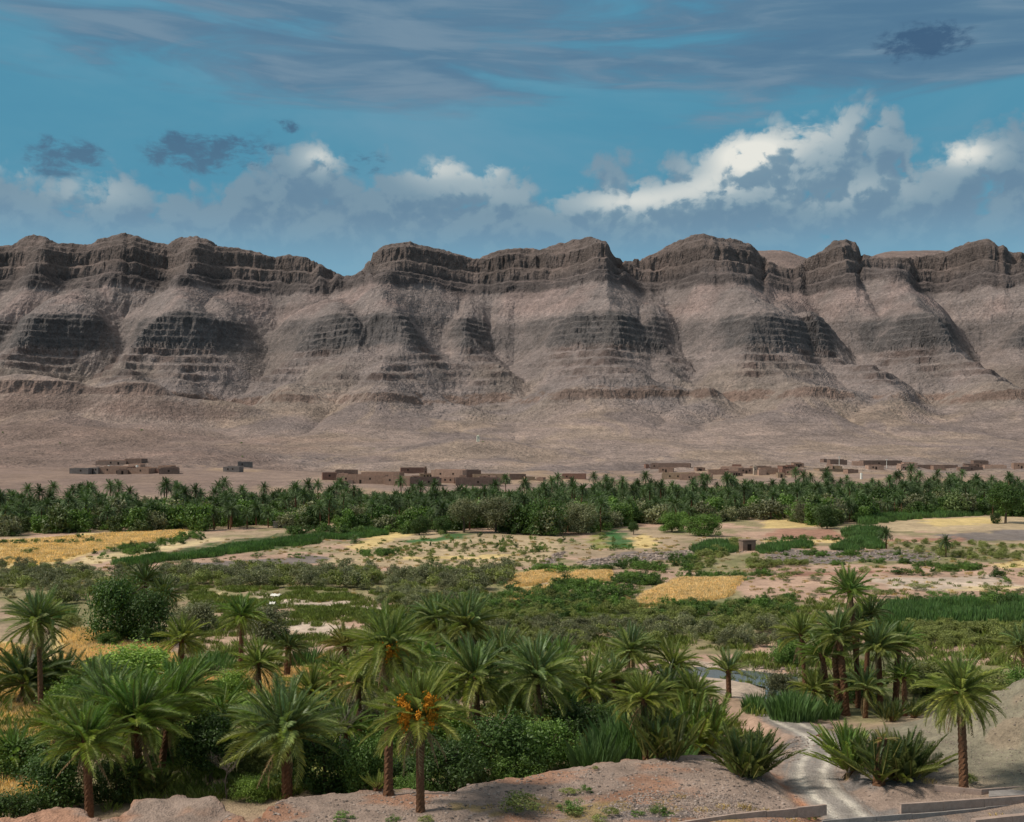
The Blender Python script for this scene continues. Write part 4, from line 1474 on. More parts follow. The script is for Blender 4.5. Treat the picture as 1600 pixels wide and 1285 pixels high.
def stone_mesh(name, seed, mat):
    g = np.random.default_rng(seed)
    import bmesh
    bm = bmesh.new()
    bmesh.ops.create_icosphere(bm, subdivisions=1, radius=0.5)
    for v in bm.verts: v.co = v.co * (0.75 + 0.5 * g.random()); v.co.z *= 0.7
    me = bpy.data.meshes.new(name); bm.to_mesh(me); bm.free()
    me.materials.append(mat)
    return me


STONES = [stone_mesh('stone', 470 + k, M_STONE) for k in range(4)]
source('far_palm', FARP); source('far_tree', FART); source('grey_shrub', SHR_G); source('dark_shrub', SHR_D); source('olive_shrub', SHR_O)
source('reed', REED); source('grass', TUFT_G); source('dry', TUFT_D); source('wheat', WHEAT); source('stone', STONES)
source('thicket', [CROWNS['dark'][0], CROWNS['mid'][0], CROWNS['dark'][1]])


# ------------------------------------------------------------------ village of mud houses on the fan
def box(V, Fc, M, x0, x1, y0, y1, z0, z1, m=0):
    b = len(V)
    V += [(x0, y0, z0), (x1, y0, z0), (x1, y1, z0), (x0, y1, z0), (x0, y0, z1), (x1, y0, z1), (x1, y1, z1), (x0, y1, z1)]
    for f in ((0, 1, 5, 4), (1, 2, 6, 5), (2, 3, 7, 6), (3, 0, 4, 7), (4, 5, 6, 7), (3, 2, 1, 0)):
        Fc.append(tuple(b + q for q in f)); M.append(m)


def box_mesh(name, dims, mat):
    V, Fc, M = [], [], []
    box(V, Fc, M, *dims)
    return mesh_py(name, V, Fc, [mat])


MUDT = {'brown': (.29, .19, .145), 'dark': (.205, .138, .112), 'pink': (.38, .255, .20), 'grey': (.185, .16, .15), 'tan': (.30, .215, .15), 'red': (.23, .13, .10)}  # the dark tone puts the shade on wall faces into the plaster colour
HN = [0]


def house(label, x0p, x1p, ytop, ybase, tone='brown', wins=(), door=None, rot=None, group='mud houses of the village'):
    HN[0] += 1
    r = random.Random(HN[0] * 13)
    xm, y, z = hit((x0p + x1p) / 2, ybase, 420, 1500)
    w = (x1p - x0p) / F * y; h = max(2.2, (ybase - ytop) / F * y)
    dep = r.uniform(6, 10)
    root = link('mud_house', None, None, (xm, y, z), (0, 0, math.radians(rot if rot is not None else r.uniform(-16, 16))))
    tag(root, label, 'house', group)
    col = MUDT[tone]
    t = 0.45; p = 0.5
    V, Fc, M = [], [], []
    a = w / 2
    box(V, Fc, M, -a, a, 0, t, -2.5, h)
    box(V, Fc, M, -a, a, dep - t, dep, -2.5, h + r.uniform(0, .5))
    box(V, Fc, M, -a, -a + t, t, dep - t, -2.5, h - .01)
    box(V, Fc, M, a - t, a, t, dep - t, -2.5, h - .01)
    link('wall', mesh_py('wall', V, Fc, [M_MUD]), root, color=col)
    link('roof', box_mesh('roof', (-a + t, a - t, t, dep - t, h - p - 0.2, h - p), M_MUD), root, color=[c * 1.12 for c in col])
    for u, v in wins:
        wx = -a + u * w; wz = v * h
        f = link('window', box_mesh('window', (wx - .5, wx + .5, -0.035, 0.02, wz - .55, wz + .55), M_HOLE), root)
    if door is not None:
        dx_ = -a + door * w
        link('door', box_mesh('door', (dx_ - .6, dx_ + .6, -0.045, 0.02, -0.3, 2.1), M_HOLE), root)
    return root


HOUSES = [
    ('long low pink mud wall house above the grey terraces', 150, 196, 720, 727, 'pink', [(.5, .55)], .75), ('dark brown block closing the long pink house', 194, 222, 717, 725, 'dark', [], None),
    ('grey stone house row at the village edge', 108, 138, 732, 741, 'grey', [(.6, .6)], None), ('grey house with three small upper windows', 137, 154, 731, 741, 'grey', [(.25, .7), (.5, .7), (.75, .7)], .4),
    ('wide brown house with one dark doorway', 153, 200, 730, 741, 'brown', [(.3, .6)], .65), ('plain brown house joining two taller blocks', 198, 234, 732, 741, 'brown', [(.6, .6)], None),
    ('squat brown house with a small door', 231, 252, 733, 740, 'red', [], .3), ('dark brown house at the end of its row', 249, 278, 733, 741, 'dark', [(.5, .6)], None),
    ('small brown upper house behind the dark end house', 246, 268, 728, 733, 'brown', [], None), ('grey half built house with gaping windows', 348, 374, 730, 738, 'grey', [(.3, .6), (.6, .6)], None), ('dark grey cube house on the rise', 372, 394, 722, 730, 'grey', [(.3, .55)], None),
    ('red brown house nearest the sandy knoll', 504, 526, 739, 750, 'red', [(.5, .6)], None), ('dark flat topped house behind the knoll house', 524, 558, 735, 743, 'dark', [], None), ('long brown compound wall above the palms', 524, 602, 743, 756, 'brown', [(.2, .6), (.7, .6)], .5),
    ('brown house stepping up to the minaret', 562, 626, 738, 750, 'brown', [(.4, .6)], None), ('flat long house left of the minaret', 626, 664, 731, 740, 'red', [(.3, .6)], None), ('brown low house with two black doorways', 600, 642, 745, 759, 'brown', [(.2, .6), (.45, .4)], .6),
    ('dark ruined house beside the black doorways', 640, 690, 747, 760, 'dark', [(.6, .5)], .3), ('large pink house right of the minaret', 672, 724, 735, 749, 'pink', [(.3, .6), (.7, .6)], None), ('shaded end of the large pink house, painted dark', 722, 752, 735, 746, 'dark', [], None),
    ('low dark brown house half behind the palms', 712, 782, 747, 760, 'dark', [(.5, .5)], None), ('tan garden house east of the shaded end', 738, 786, 741, 748, 'tan', [(.4, .5)], None), ('dark brown house past the garden house', 796, 822, 741, 750, 'dark', [], None),
    ('small pale shed beyond the dark house', 820, 836, 746, 751, 'tan', [], None), ('tiny brown shed by the sandy path', 838, 849, 747, 752, 'brown', [], None), ('isolated brown house on bare gravel', 878, 915, 741, 749, 'red', [(.2, .5)], None),
    ('tiny cube at the head of the long wall', 1009, 1015, 726, 732, 'red', [], None), ('long dark walled compound high on the fan', 1016, 1078, 725, 732, 'dark', [(.1, .5)], None), ('pale and brown house behind two palms', 1034, 1076, 740, 749, 'tan', [(.3, .5), (.6, .5)], None),
    ('brown house row just above the grove', 1062, 1112, 741, 751, 'brown', [(.3, .5)], None), ('low brown house stepping right of the row', 1107, 1132, 735, 742, 'brown', [], None), ('pink fronted house with brown roof line', 1126, 1160, 730, 738, 'pink', [(.3, .5)], None),
    ('small brown house on the back row', 1144, 1158, 727, 731, 'red', [], None), ('pale pink house below the back row', 1133, 1152, 736, 742, 'pink', [], None), ('long brown house beside the tower', 1181, 1206, 729, 735, 'brown', [(.5, .5)], None),
    ('brown house with pink gable below the tower', 1188, 1216, 732, 742, 'brown', [(.2, .5)], None), ('square red house near the tower palms', 1222, 1240, 734, 743, 'red', [], None), ('little dark house at the upper right', 1287, 1298, 718, 723, 'dark', [], None),
    ('dark oblong house in front of a mast', 1297, 1324, 719, 726, 'dark', [], None), ('pink house left of the long dark one', 1332, 1349, 722, 728, 'pink', [], None), ('long dark house with a white mast', 1348, 1411, 720, 728, 'dark', [(.4, .5)], None),
    ('pale sand coloured cube by the upper palms', 1303, 1316, 729, 736, 'tan', [], None), ('flat brown wall house at the grove edge', 1324, 1342, 734, 740, 'brown', [], None), ('very long dark compound wall at right', 1426, 1496, 727, 734, 'dark', [], None),
    ('dark house closing the very long compound', 1500, 1537, 730, 736, 'dark', [(.5, .5)], None), ('pink low house farthest to the right', 1540, 1572, 728, 732, 'pink', [], None), ('long tan wall below the pale cube', 1278, 1322, 733, 738, 'tan', [], None),
]
for hs in HOUSES: house(*hs)
rv = random.Random(5)
for lo_, hi_, yb, n_, lb in [(505, 800, 751, 20, 'small mud house packed among the central village houses'), (1015, 1240, 740, 14, 'small mud house packed around the square tower'), (1240, 1600, 733, 14, 'small mud house strung along the right village edge'), (100, 280, 738, 6, 'small mud house among the grey and brown left houses')]:
    for k_ in range(n_):
        a_ = rv.uniform(lo_, hi_); w_ = rv.uniform(9, 26); b_ = yb + rv.uniform(-6, 7)
        house(lb, a_, a_ + w_, b_ - rv.uniform(5, 9), b_, rv.choice(['brown', 'pink', 'dark', 'red', 'tan', 'brown']), [(.3, .6), (.7, .6)][:rv.randint(0, 2)], rv.choice([None, .5]), None, 'small houses of the village')


def minaret(label, px, ytop, ybase, wpx, tone):
    x, y, z = hit(px, ybase, 420, 1500)
    w = wpx / F * y / 2; h = (ybase - ytop) / F * y
    root = link('minaret', None, None, (x, y - 1, z), (0, 0, .1))
    tag(root, label, 'tower')
    link('shaft', box_mesh('shaft', (-w, w, -w, w, -2, h * .8), M_MUD), root, color=tone)
    link('gallery', box_mesh('gallery', (-w * 1.25, w * 1.25, -w * 1.25, w * 1.25, h * .8, h * .84), M_MUD), root, color=tone)
    link('lantern', box_mesh('lantern', (-w * .6, w * .6, -w * .6, w * .6, h * .84, h), M_MUD), root, color=tone)
    link('window', box_mesh('window', (-.3, .3, -w - .03, -w + .05, h * .5, h * .6), M_HOLE), root)


minaret('slim brown minaret rising over the central houses', 665, 729, 748, 5, (.24, .155, .12))
minaret('pale square tower among the right hand houses', 1179, 727, 742, 5, (.44, .36, .29))
minaret('small white watchtower alone on the gravel knoll', 747, 680, 690, 4.6, (.80, .76, .62))


def mast(label, px, ytop, ybase):
    x, y, z = hit(px, ybase, 420, 1500)
    h = (ybase - ytop) / F * y
    V, Fc = [], []
    tube(V, Fc, [(0, 0, -1), (0, 0, h)], 0.22, 0.14, 8)
    root = link('lamp_mast', None, None, (x, y - 2, z))
    tag(root, label, 'mast')
    link('pole', mesh_py('pole', V, Fc, [M_WHITE]), root)
    link('lamp_head', box_mesh('lamp_head', (-.7, .7, -.3, .3, h, h + .5), M_WHITE), root)


mast('thin pale mast before the dark oblong house', 1310, 715, 728)
mast('white lamp mast standing by the long dark house', 1384, 719, 732)
for lb, px, yb, w in [('white tank on the roof line left of centre', 604, 751, 1.6), ('white tank beside the large pink house', 722, 737, 1.4), ('white tank on the wide brown house', 171, 731, 1.5), ('white tank by the squat brown house', 215, 731, 1.6), ('white tank among the right hand palms', 1345, 743, 1.5)]:
    x, y, z = hit(px, yb + 6, 420, 1500)
    V, Fc = [], []
    zt = H - (yb - HY) / F * y
    tube(V, Fc, [(0, 0, z - zt), (0, 0, w * .7), (0, 0, w)], w * .5, w * .42, 10)
    tag(link('water_tank', mesh_py('water_tank', V, Fc, [M_WHITE], smooth=False), None, (x, y - 1, zt)), lb, 'tank')


def hut(label, px, py, wpx, hpx, tone, roof=True):
    x, y, z = hit(px, py)
    w = wpx / F * y; h = hpx / F * y
    root = link('field_hut', None, None, (x, y, z), (0, 0, .15))
    tag(root, label, 'hut')
    V, Fc, M = [], [], []
    a = w / 2; d = w * .9; t = .35
    box(V, Fc, M, -a, a, 0, t, -.4, h); box(V, Fc, M, -a, a, d - t, d, -.4, h * 1.02); box(V, Fc, M, -a, -a + t, t, d - t, -.4, h * .99); box(V, Fc, M, a - t, a, t, d - t, -.4, h * .99)
    link('wall', mesh_py('wall', V, Fc, [M_MUD]), root, color=tone)
    link('roof', box_mesh('roof', (-a - .15, a + .15, -.15, d + .15, h * 1.02, h * 1.02 + .22), M_MUD), root, color=[c * .9 for c in tone])
    link('door', box_mesh('door', (-a * .3, a * .3, -.04, .02, -.1, h * .68), M_HOLE), root)


hut('square brick field hut beside the reed patch', 1171, 861, 21, 15, (.235, .165, .13))
hut('grey domed stone hut at the grove edge', 437, 826, 20, 9, (.25, .22, .19))
hut('small brown hut under the grove trees', 1201, 812, 14, 9, (.25, .16, .13))


# ------------------------------------------------------------------ the palm grove across the valley
GROVE_FRONT = [(-420, 842), (-200, 838), (0, 836), (120, 832), (330, 829), (420, 825), (520, 829), (600, 833), (700, 831), (790, 831), (860, 838), (930, 832), (1000, 820), (1090, 817), (1180, 812), (1230, 816), (1290, 824), (1330, 818), (1400, 808), (1520, 805), (1600, 808), (1800, 808), (2050, 812)]


def grove():
    fx = np.linspace(-420, 2050, 150)
    fy = np.interp(fx, [p[0] for p in GROVE_FRONT], [p[1] for p in GROVE_FRONT]) + 5.5 * fbm(fx / 60, 0 * fx + 1.0, 3, 141)
    front = [gp(float(a), float(b)) for a, b in zip(fx, fy)]
    back = [(0.68 * 640, 640.0), (0.44 * 590, 590.0), (0.2 * 560, 560.0), (0.0, 515.0), (-0.16 * 500, 490.0), (-0.30 * 450, 450.0), (-0.44 * 430, 430.0), (-0.68 * 430, 430.0)]
    poly = front + back
    g = np.random.default_rng(77)
    pts = sample(poly, 6500, 78, world=True)
    # keep them about 4 m apart
    keep, cell = [], {}
    for p in pts:
        c = (int(p[0] // 4.6), int(p[1] // 4.6))
        if any(math.dist(p, q) < 3.5 for a in (-1, 0, 1) for b in (-1, 0, 1) for q in cell.get((c[0] + a, c[1] + b), ())): continue
        cell.setdefault(c, []).append(p); keep.append(p)
    pts = np.array(keep)
    sd = poly_sd(pts[:, 0], pts[:, 1], [tuple(p) for p in front] + [(3000, 400), (3000, 3000), (-3000, 3000), (-3000, 400)])
    inview = np.abs(pts[:, 0] / pts[:, 1]) < 0.45
    broad = g.random(len(pts)) < np.where(sd < 34, 0.70, 0.42)
    rank = sd + (1 - inview) * 1e4 + g.random(len(pts)) * 40
    gzv = ground_z(pts[:, 0], pts[:, 1])
    SECT = ['below the grey houses', 'below the brown houses', 'below the minaret', 'below the gravel house', 'below the square tower', 'below the dark compound']
    ip = np.where(~broad)[0]; ib = np.where(broad)[0]
    ip = ip[np.argsort(rank[ip])]; ib = ib[np.argsort(rank[ib])]
    solo_p, rest_p = ip[:290], ip[290:]
    solo_b, rest_b = ib[:230], ib[230:]
    for k in solo_p:
        x, y = pts[k]
        px = CX + F * x / y
        sec = SECT[int(np.clip((px) / 1600 * 6, 0, 5))]
        v = int(g.choice([0, 0, 0, 1, 1, 2] if sd[k] < 25 else [0, 1, 1, 2, 3]))
        o = link('grove_palm', FARP[v], None, (x, y, gzv[k]), (0, 0, g.random() * 6.28), float(0.78 + 0.4 * g.random()))
        rowp = 'edging' if sd[k] < 12 else ('just inside' if sd[k] < 28 else 'deeper inside')
        tag(o, ['low', 'short', 'tall', 'very tall'][v] + ' date palm ' + rowp + ' the far grove, ' + sec, 'palm', 'palms of the far grove')
    for k in solo_b:
        x, y = pts[k]
        px = CX + F * x / y
        sec = SECT[int(np.clip((px) / 1600 * 6, 0, 5))]
        v = int(g.integers(0, 4)); s = 2.4 + 2.6 * g.random()
        o = link('grove_tree', FART[v], None, (x, y, gzv[k] - 0.2), (0, 0, g.random() * 6.28), (s, s, s * (0.8 + 0.4 * g.random())))
        rowp = 'edging' if sd[k] < 12 else ('just inside' if sd[k] < 28 else 'deeper inside')
        tag(o, ['fresh green', 'dark green', 'grey green', 'olive'][v] + (' small' if s < 3.6 else ' large') + ' tree ' + rowp + ' the far grove, ' + sec, 'tree', 'leafy trees of the far grove')
    q = np.column_stack([pts[rest_p], gzv[rest_p]])
    scatter('palm_grove', 'dense mass of date palms filling the far grove', 'far_palm', q, 0.55 + 0.62 * g.random(len(q)) ** 1.6, 1)
    q = np.column_stack([pts[rest_b], gzv[rest_b]])
    scatter('grove_trees', 'leafy trees mixed deep into the palm grove', 'far_tree', q, 2.2 + 1.8 * g.random(len(q)), 2)
    # undergrowth closing the foot of the grove
    u = sample(poly, 2600, 79, world=True)
    q = on_ground(u, -0.1)
    scatter('grove_undergrowth', 'dark undergrowth at the foot of the grove', 'dark_shrub', q, 1.4 + 1.8 * g.random(len(q)), 3)
    # tall palms standing clear of the grove
    for px, py, d, hs, lb in [(172, 760, 425, 1.25, 'tall palm topping the grove under the wide brown house'), (125, 764, 428, 1.2, 'palm topping the grove under the grey house row'), (260, 757, 432, 1.15, 'palm topping the grove against the gravel bank'), (15, 772, 428, 1.1, 'palm topping the grove at the left edge'),
                              (497, 758, 470, 1.15, 'lone palm topping the grove beside the sandy knoll'), (928, 745, 545, 1.2, 'taller of two palms right of the isolated house'), (947, 748, 545, 1.05, 'shorter of two palms right of the isolated house'), (790, 748, 530, 1.1, 'palm topping the grove by the tan garden house'),
                              (1423, 733, 590, 1.2, 'tall palm before the very long dark compound'), (1243, 738, 580, 1.1, 'palm topping the grove by the square red house'), (1503, 740, 590, 1.1, 'palm topping the grove before the closing dark house'), (1292, 738, 580, 1.1, 'palm topping the grove under the oblong house')]:
        x = (px - CX) / F * d; z = gz1(x, d)
        zt = H - (py - HY) / F * d
        s = max(0.6, (zt - z) / 9.5)
        o = link('grove_palm', FARP[3], None, (x, d, z), (0, 0, px), (s * 0.95, s * 0.95, s))
        tag(o, lb, 'palm', 'palms of the far grove')


grove()
tree('single round tree with a bare trunk on the right field edge', 1570, 818, 46, 62, 'dark', low=.18)
tree('dark bush standing beside the single round field tree', 1556, 819, 14, 20, 'dark', trunk=False, name='leafy_bush', low=.02)
tree('leaning grey green tree at the orchard edge', 725, 833, 46, 56, 'grey', low=.2)
tree('dark round tree by the small green plot', 655, 836, 26, 32, 'dark', low=.05)
tree('dark tree right of the small green plot', 690, 834, 26, 28, 'dark', low=.05)
tree('broad grey tree before the grove centre', 775, 832, 60, 60, 'grey', low=.1)
tree('large dark tree left of the bright green plot', 850, 836, 66, 62, 'dark', low=.05)
tree('tree overhanging the bright green plot', 905, 834, 52, 54, 'grey', low=.05)
tree('dark orchard tree above the wheat strip', 990, 836, 16, 20, 'dark', low=.1)
tree('round dark tree at the red field corner', 1292, 826, 36, 40, 'dark', low=.05)
tree('grey round tree left of the red field', 1256, 818, 30, 36, 'grey', low=.05)
tree('olive tree clump above the reed patch', 1100, 838, 50, 40, 'mid', low=.04)
tree('dark tree row end by the central path', 1050, 832, 40, 36, 'mid', low=.05)


# ------------------------------------------------------------------ scrub of the valley floor
def zone(name, label, key, poly, n, s0, s1, seed, hz=1.0, z=0.0):
    xy = sample(poly, n, seed)
    g = np.random.default_rng(seed + 1)
    s = s0 + (s1 - s0) * g.random(n) ** 1.5
    # thin out with noise so that clumps and gaps form
    m = fbm(xy[:, 0] / 9, xy[:, 1] / 9, 3, seed % 50) > -0.16
    xy, s = xy[m], s[m]
    S = np.stack([s, s, s * hz], 1)
    return scatter(name, label, key, on_ground(xy, -0.05), S, seed)


zone('tamarisk_scrub', 'grey green tamarisk belt along the dry riverbed', 'grey_shrub', [(270, 899), (430, 897), (560, 900), (790, 896), (800, 912), (770, 926), (640, 924), (480, 926), (280, 920)], 420, 1.0, 2.3, 501)
zone('tamarisk_scrub', 'grey green scrub covering the left valley floor', 'grey_shrub', [(-150, 880), (40, 886), (280, 898), (300, 930), (250, 960), (100, 950), (-150, 940)], 520, 0.8, 2.0, 502)
zone('tamarisk_scrub', 'low mixed scrub behind the twin spreading palms', 'grey_shrub', [(560, 924), (760, 922), (740, 945), (700, 968), (620, 955), (570, 945)], 130, 0.8, 1.7, 503)
zone('dry_scrub', 'thin dry scrub between the two sandy riverbeds', 'grass', [(300, 944), (430, 948), (640, 962), (640, 975), (540, 976), (430, 962), (310, 958)], 900, 0.9, 1.8, 504)
zone('green_scrub', 'dense green scrub in the middle of the valley', 'dark_shrub', [(640, 942), (860, 928), (985, 948), (1240, 936), (1240, 962), (980, 968), (700, 962)], 300, 0.7, 1.7, 505)
zone('green_scrub', 'olive scrub mixed through the middle valley', 'olive_shrub', [(640, 945), (860, 930), (985, 950), (1240, 940), (1240, 985), (980, 985), (690, 980)], 380, 0.6, 1.3, 506)
zone('tamarisk_scrub', 'grey scrub band on the near side of the river meadow', 'grey_shrub', [(700, 985), (980, 978), (1240, 985), (1250, 1010), (1180, 1015), (1000, 1018), (760, 1010)], 330, 0.7, 1.6, 507)
zone('dark_hedge', 'dark hedge of bushes above the golden terrace', 'dark_shrub', [(830, 925), (870, 912), (960, 915), (1005, 925), (990, 936), (900, 942), (835, 940)], 90, 1.0, 2.0, 508)
zone('dark_hedge', 'dark oval hedge in the middle of the fields', 'dark_shrub', [(955, 905), (985, 900), (1032, 903), (1036, 914), (990, 918), (957, 914)], 36, 1.2, 1.9, 509)
zone('dark_hedge', 'dark hedge line below the rubble strip', 'dark_shrub', [(965, 880), (1010, 874), (1090, 878), (1100, 888), (1040, 893), (970, 890)], 70, 1.0, 2.0, 510)
zone('olive_scrub', 'olive hedge climbing from the hedge line to the hut', 'olive_shrub', [(1070, 885), (1110, 860), (1150, 850), (1160, 858), (1120, 880), (1090, 895)], 80, 0.8, 1.7, 511)
zone('reed_belt', 'bright green reed belt crossing the left fields', 'reed', [(180, 880), (330, 862), (480, 842), (560, 832), (600, 828), (600, 836), (480, 852), (340, 870), (200, 884)], 900, 1.3, 2.3, 512, 0.85)
zone('dark_hedge', 'bushy hedge line through the left golden field', 'dark_shrub', [(140, 868), (230, 852), (310, 838), (320, 845), (240, 862), (150, 876)], 90, 0.9, 2.0, 513)
zone('grove_scrub', 'bushes fringing the grove behind the reed belt', 'dark_shrub', [(440, 838), (560, 826), (650, 824), (640, 834), (580, 838), (520, 838)], 80, 1.2, 2.4, 514)
zone('reed_belt', 'reed patch beside the brick hut', 'reed', [(1085, 862), (1110, 850), (1150, 852), (1150, 862), (1100, 868)], 150, 1.3, 2.2, 515, 1.2)
zone('reed_belt', 'reeds right of the brick hut', 'reed', [(1190, 857), (1260, 852), (1262, 860), (1190, 866)], 170, 1.2, 2.0, 516, 1.1)
zone('reed_belt', 'grey green reed mound beside the red field', 'reed', [(1315, 834), (1350, 824), (1380, 832), (1375, 840), (1330, 842)], 150, 1.4, 2.4, 517, 1.2)
zone('reed_belt', 'reed row above the grey stony field', 'reed', [(1305, 856), (1340, 848), (1372, 850), (1372, 858), (1310, 862)], 150, 1.3, 2.2, 518, 1.1)
zone('reed_belt', 'reeds along the right grove edge', 'reed', [(1340, 815), (1450, 802), (1530, 800), (1530, 806), (1450, 810), (1350, 820)], 240, 1.6, 2.8, 519, 1.2)
zone('low_hedge', 'low dark hedge along the stony field', 'dark_shrub', [(1300, 880), (1370, 876), (1468, 877), (1470, 883), (1380, 884), (1300, 886)], 80, 0.7, 1.3, 520)
zone('low_hedge', 'low hedge at the foot of the brick hut field', 'olive_shrub', [(1170, 880), (1262, 878), (1262, 887), (1170, 890)], 70, 0.8, 1.3, 521)
zone('low_hedge', 'low hedge on the far side of the pink fallow', 'dark_shrub', [(1452, 890), (1480, 886), (1530, 886), (1528, 893), (1460, 895)], 44, 0.9, 1.4, 522)
zone('olive_scrub', 'olive scrub beyond the stony field', 'olive_shrub', [(1380, 850), (1480, 850), (1700, 853), (1700, 876), (1500, 876), (1390, 864)], 220, 0.6, 1.4, 523)
zone('reed_belt', 'tall dark reed belt behind the right palms', 'reed', [(1385, 955), (1480, 950), (1640, 948), (1640, 972), (1480, 978), (1390, 978)], 750, 1.3, 2.1, 524, 1.25)
zone('dark_hedge', 'dark hedge top right of the reed belt', 'dark_shrub', [(1480, 944), (1560, 940), (1640, 938), (1640, 952), (1500, 953)], 110, 0.9, 1.7, 525)
zone('green_scrub', 'green scrub between the right palms and reed belt', 'olive_shrub', [(1390, 985), (1480, 980), (1640, 982), (1640, 1010), (1480, 1012), (1400, 1008)], 190, 0.7, 1.4, 526)
zone('low_hedge', 'low hedge above the orchard stubble', 'dark_shrub', [(560, 866), (620, 862), (668, 862), (668, 868), (600, 870), (560, 872)], 60, 0.8, 1.5, 527)
zone('stubble_scrub', 'little bushes dotted over the orchard stubble', 'olive_shrub', [(560, 880), (640, 850), (860, 850), (860, 885), (700, 890)], 240, 0.35, 0.95, 528)
for zi, (zp, zn, zl) in enumerate([([(800, 892), (960, 886), (960, 890), (800, 897)], 46, 'thin hedge above the small wheat terraces'), ([(1180, 843), (1340, 841), (1340, 845), (1180, 848)], 60, 'thin hedge below the red field'), ([(620, 894), (860, 888), (860, 893), (620, 899)], 70, 'thin hedge along the foot of the stubble'),
                                   ([(1060, 899), (1200, 895), (1200, 899), (1060, 904)], 50, 'thin hedge above the ripe wheat terrace'), ([(1200, 868), (1420, 866), (1420, 869), (1200, 872)], 60, 'thin scrub line through the stony field'), ([(-60, 852), (160, 846), (160, 849), (-60, 856)], 60, 'thin hedge across the left golden field')]):
    zone('field_hedge', zl, 'dark_shrub', zp, zn, 0.6, 1.3, 540 + zi)
zone('field_grass', 'tufts of grass over fallow and field edges', 'grass', [(-100, 875), (300, 860), (600, 845), (1200, 850), (1700, 860), (1700, 945), (1200, 940), (600, 940), (-100, 930)], 1300, 0.6, 1.3, 529)
zone('field_dry_grass', 'dry tufts over fallow and field edges', 'dry', [(-100, 865), (300, 845), (600, 840), (1200, 840), (1700, 850), (1700, 945), (1200, 945), (600, 945), (-100, 940)], 1500, 0.6, 1.2, 530)
zone('bank_grass', 'thin grass between tamarisk belt and sandy riverbed', 'grass', [(290, 920), (560, 928), (760, 930), (760, 948), (560, 942), (300, 942)], 900, 0.8, 1.6, 534)
zone('meadow_grass', 'rough green grass of the river meadow', 'grass', [(300, 930), (700, 940), (1240, 940), (1640, 945), (1640, 1060), (1300, 1090), (1040, 1035), (700, 1060), (300, 1040)], 3600, 0.8, 1.9, 531)
zone('meadow_grass', 'yellow green undergrowth beneath the near trees', 'grass', [(-60, 1020), (300, 1080), (640, 1060), (1030, 1060), (1200, 1110), (1180, 1160), (860, 1190), (640, 1218), (430, 1250), (-60, 1280)], 2600, 0.9, 2.0, 532)
zone('far_fan_scrub', 'tiny dark bushes dotting the gravel fan', 'dark_shrub', [(-100, 738), (500, 728), (900, 724), (1700, 722), (1700, 732), (900, 740), (300, 752), (-100, 750)], 90, 0.9, 1.8, 533)
# wheat
for k, (poly, n, lb) in enumerate([([(100, 985), (180, 986), (250, 1002), (300, 1056), (300, 1100), (200, 1110), (100, 1060)], 1100, 'golden wheat behind the feathery green tree'), ([(290, 1060), (440, 1050), (530, 1042), (565, 1075), (500, 1100), (330, 1110)], 1500, 'golden wheat around the two trunked middle palms'),
                                   ([(-80, 1000), (60, 1015), (90, 1100), (80, 1250), (-80, 1270)], 1300, 'golden wheat at the left edge'), ([(1062, 906), (1158, 902), (1134, 932), (1085, 942), (985, 951), (1010, 930)], 1500, 'ripe golden wheat terrace in the middle valley'),
                                   ([(796, 901), (862, 894), (864, 904), (832, 915), (796, 919)], 500, 'small ripe wheat terrace left of the hedge'), ([(862, 900), (950, 892), (948, 910), (866, 914)], 600, 'narrow wheat strip left of the oval hedge'), ([(770, 940), (830, 923), (876, 916), (868, 925), (792, 944)], 450, 'ripe wheat corner beside the dark hedge'),
                                   ([(0, 846), (290, 828), (280, 838), (130, 866), (60, 880), (0, 876)], 1100, 'long golden field at the left grove edge')]):
    xy = sample(poly, n, 560 + k)
    g = np.random.default_rng(570 + k)
    far = np.clip(xy[:, 1] / 140, 1, 2.2)
    scatter('wheat', lb, 'wheat', on_ground(xy), np.stack([far, far, 0.75 + 0.25 * g.random(n)], 1), 560 + k)


# single shrubs one can point at
def singles(meshes, spots, label_fn, cat, group, name, base=0.0):
    r = random.Random(len(spots))
    for i, (px, py, wpx, hpx) in enumerate(spots):
        x, y, z = hit(px, py)
        w = wpx / F * y / 1.5; h = hpx / F * y / 1.35
        o = link(name, meshes[i % len(meshes)], None, (x, y, z - 0.03), (0, 0, r.uniform(0, 6.28)), (w, w, h))
        tag(o, label_fn if isinstance(label_fn, str) else label_fn[i], cat, group)


rs = random.Random(31)
fal = [(rs.uniform(1190, 1600), rs.uniform(893, 938)) for _ in range(46)]
singles(SHR_G + SHR_O, [(a, b, rs.uniform(7, 22), rs.uniform(4, 10)) for a, b in fal], 'small dusty shrub on the pink fallow field', 'shrub', 'shrubs on the pink fallow', 'small_shrub')
singles(SHR_D + SHR_O, [(1409, 898, 34, 13), (1434, 900, 22, 18), (1285, 896, 18, 9), (1225, 906, 22, 11), (1380, 933, 26, 12), (1437, 938, 24, 13), (1468, 935, 34, 13), (1503, 936, 28, 12), (1350, 895, 16, 10), (1534, 905, 12, 14), (1565, 903, 30, 22), (1572, 912, 16, 12)],
        ['rounded dark shrub on the fallow left of a brown one', 'round brown green shrub on the fallow beside a dark one', 'low shrub alone on the far fallow edge', 'low shrub left of the tallest palm crown', 'bright green shrub right of the tallest palm crown', 'small round shrub in the near fallow row', 'wide shrub in the near fallow row', 'dark shrub ending the near fallow row',
         'small shrub between hedge and tallest palm', 'dry round shrub near the rubble corner', 'dark bush at the right rubble corner', 'small bush below the right rubble corner'], 'shrub', 'shrubs on the pink fallow', 'fallow_shrub')
orch = [(rs.uniform(640, 990), rs.uniform(838, 866)) for _ in range(46)]
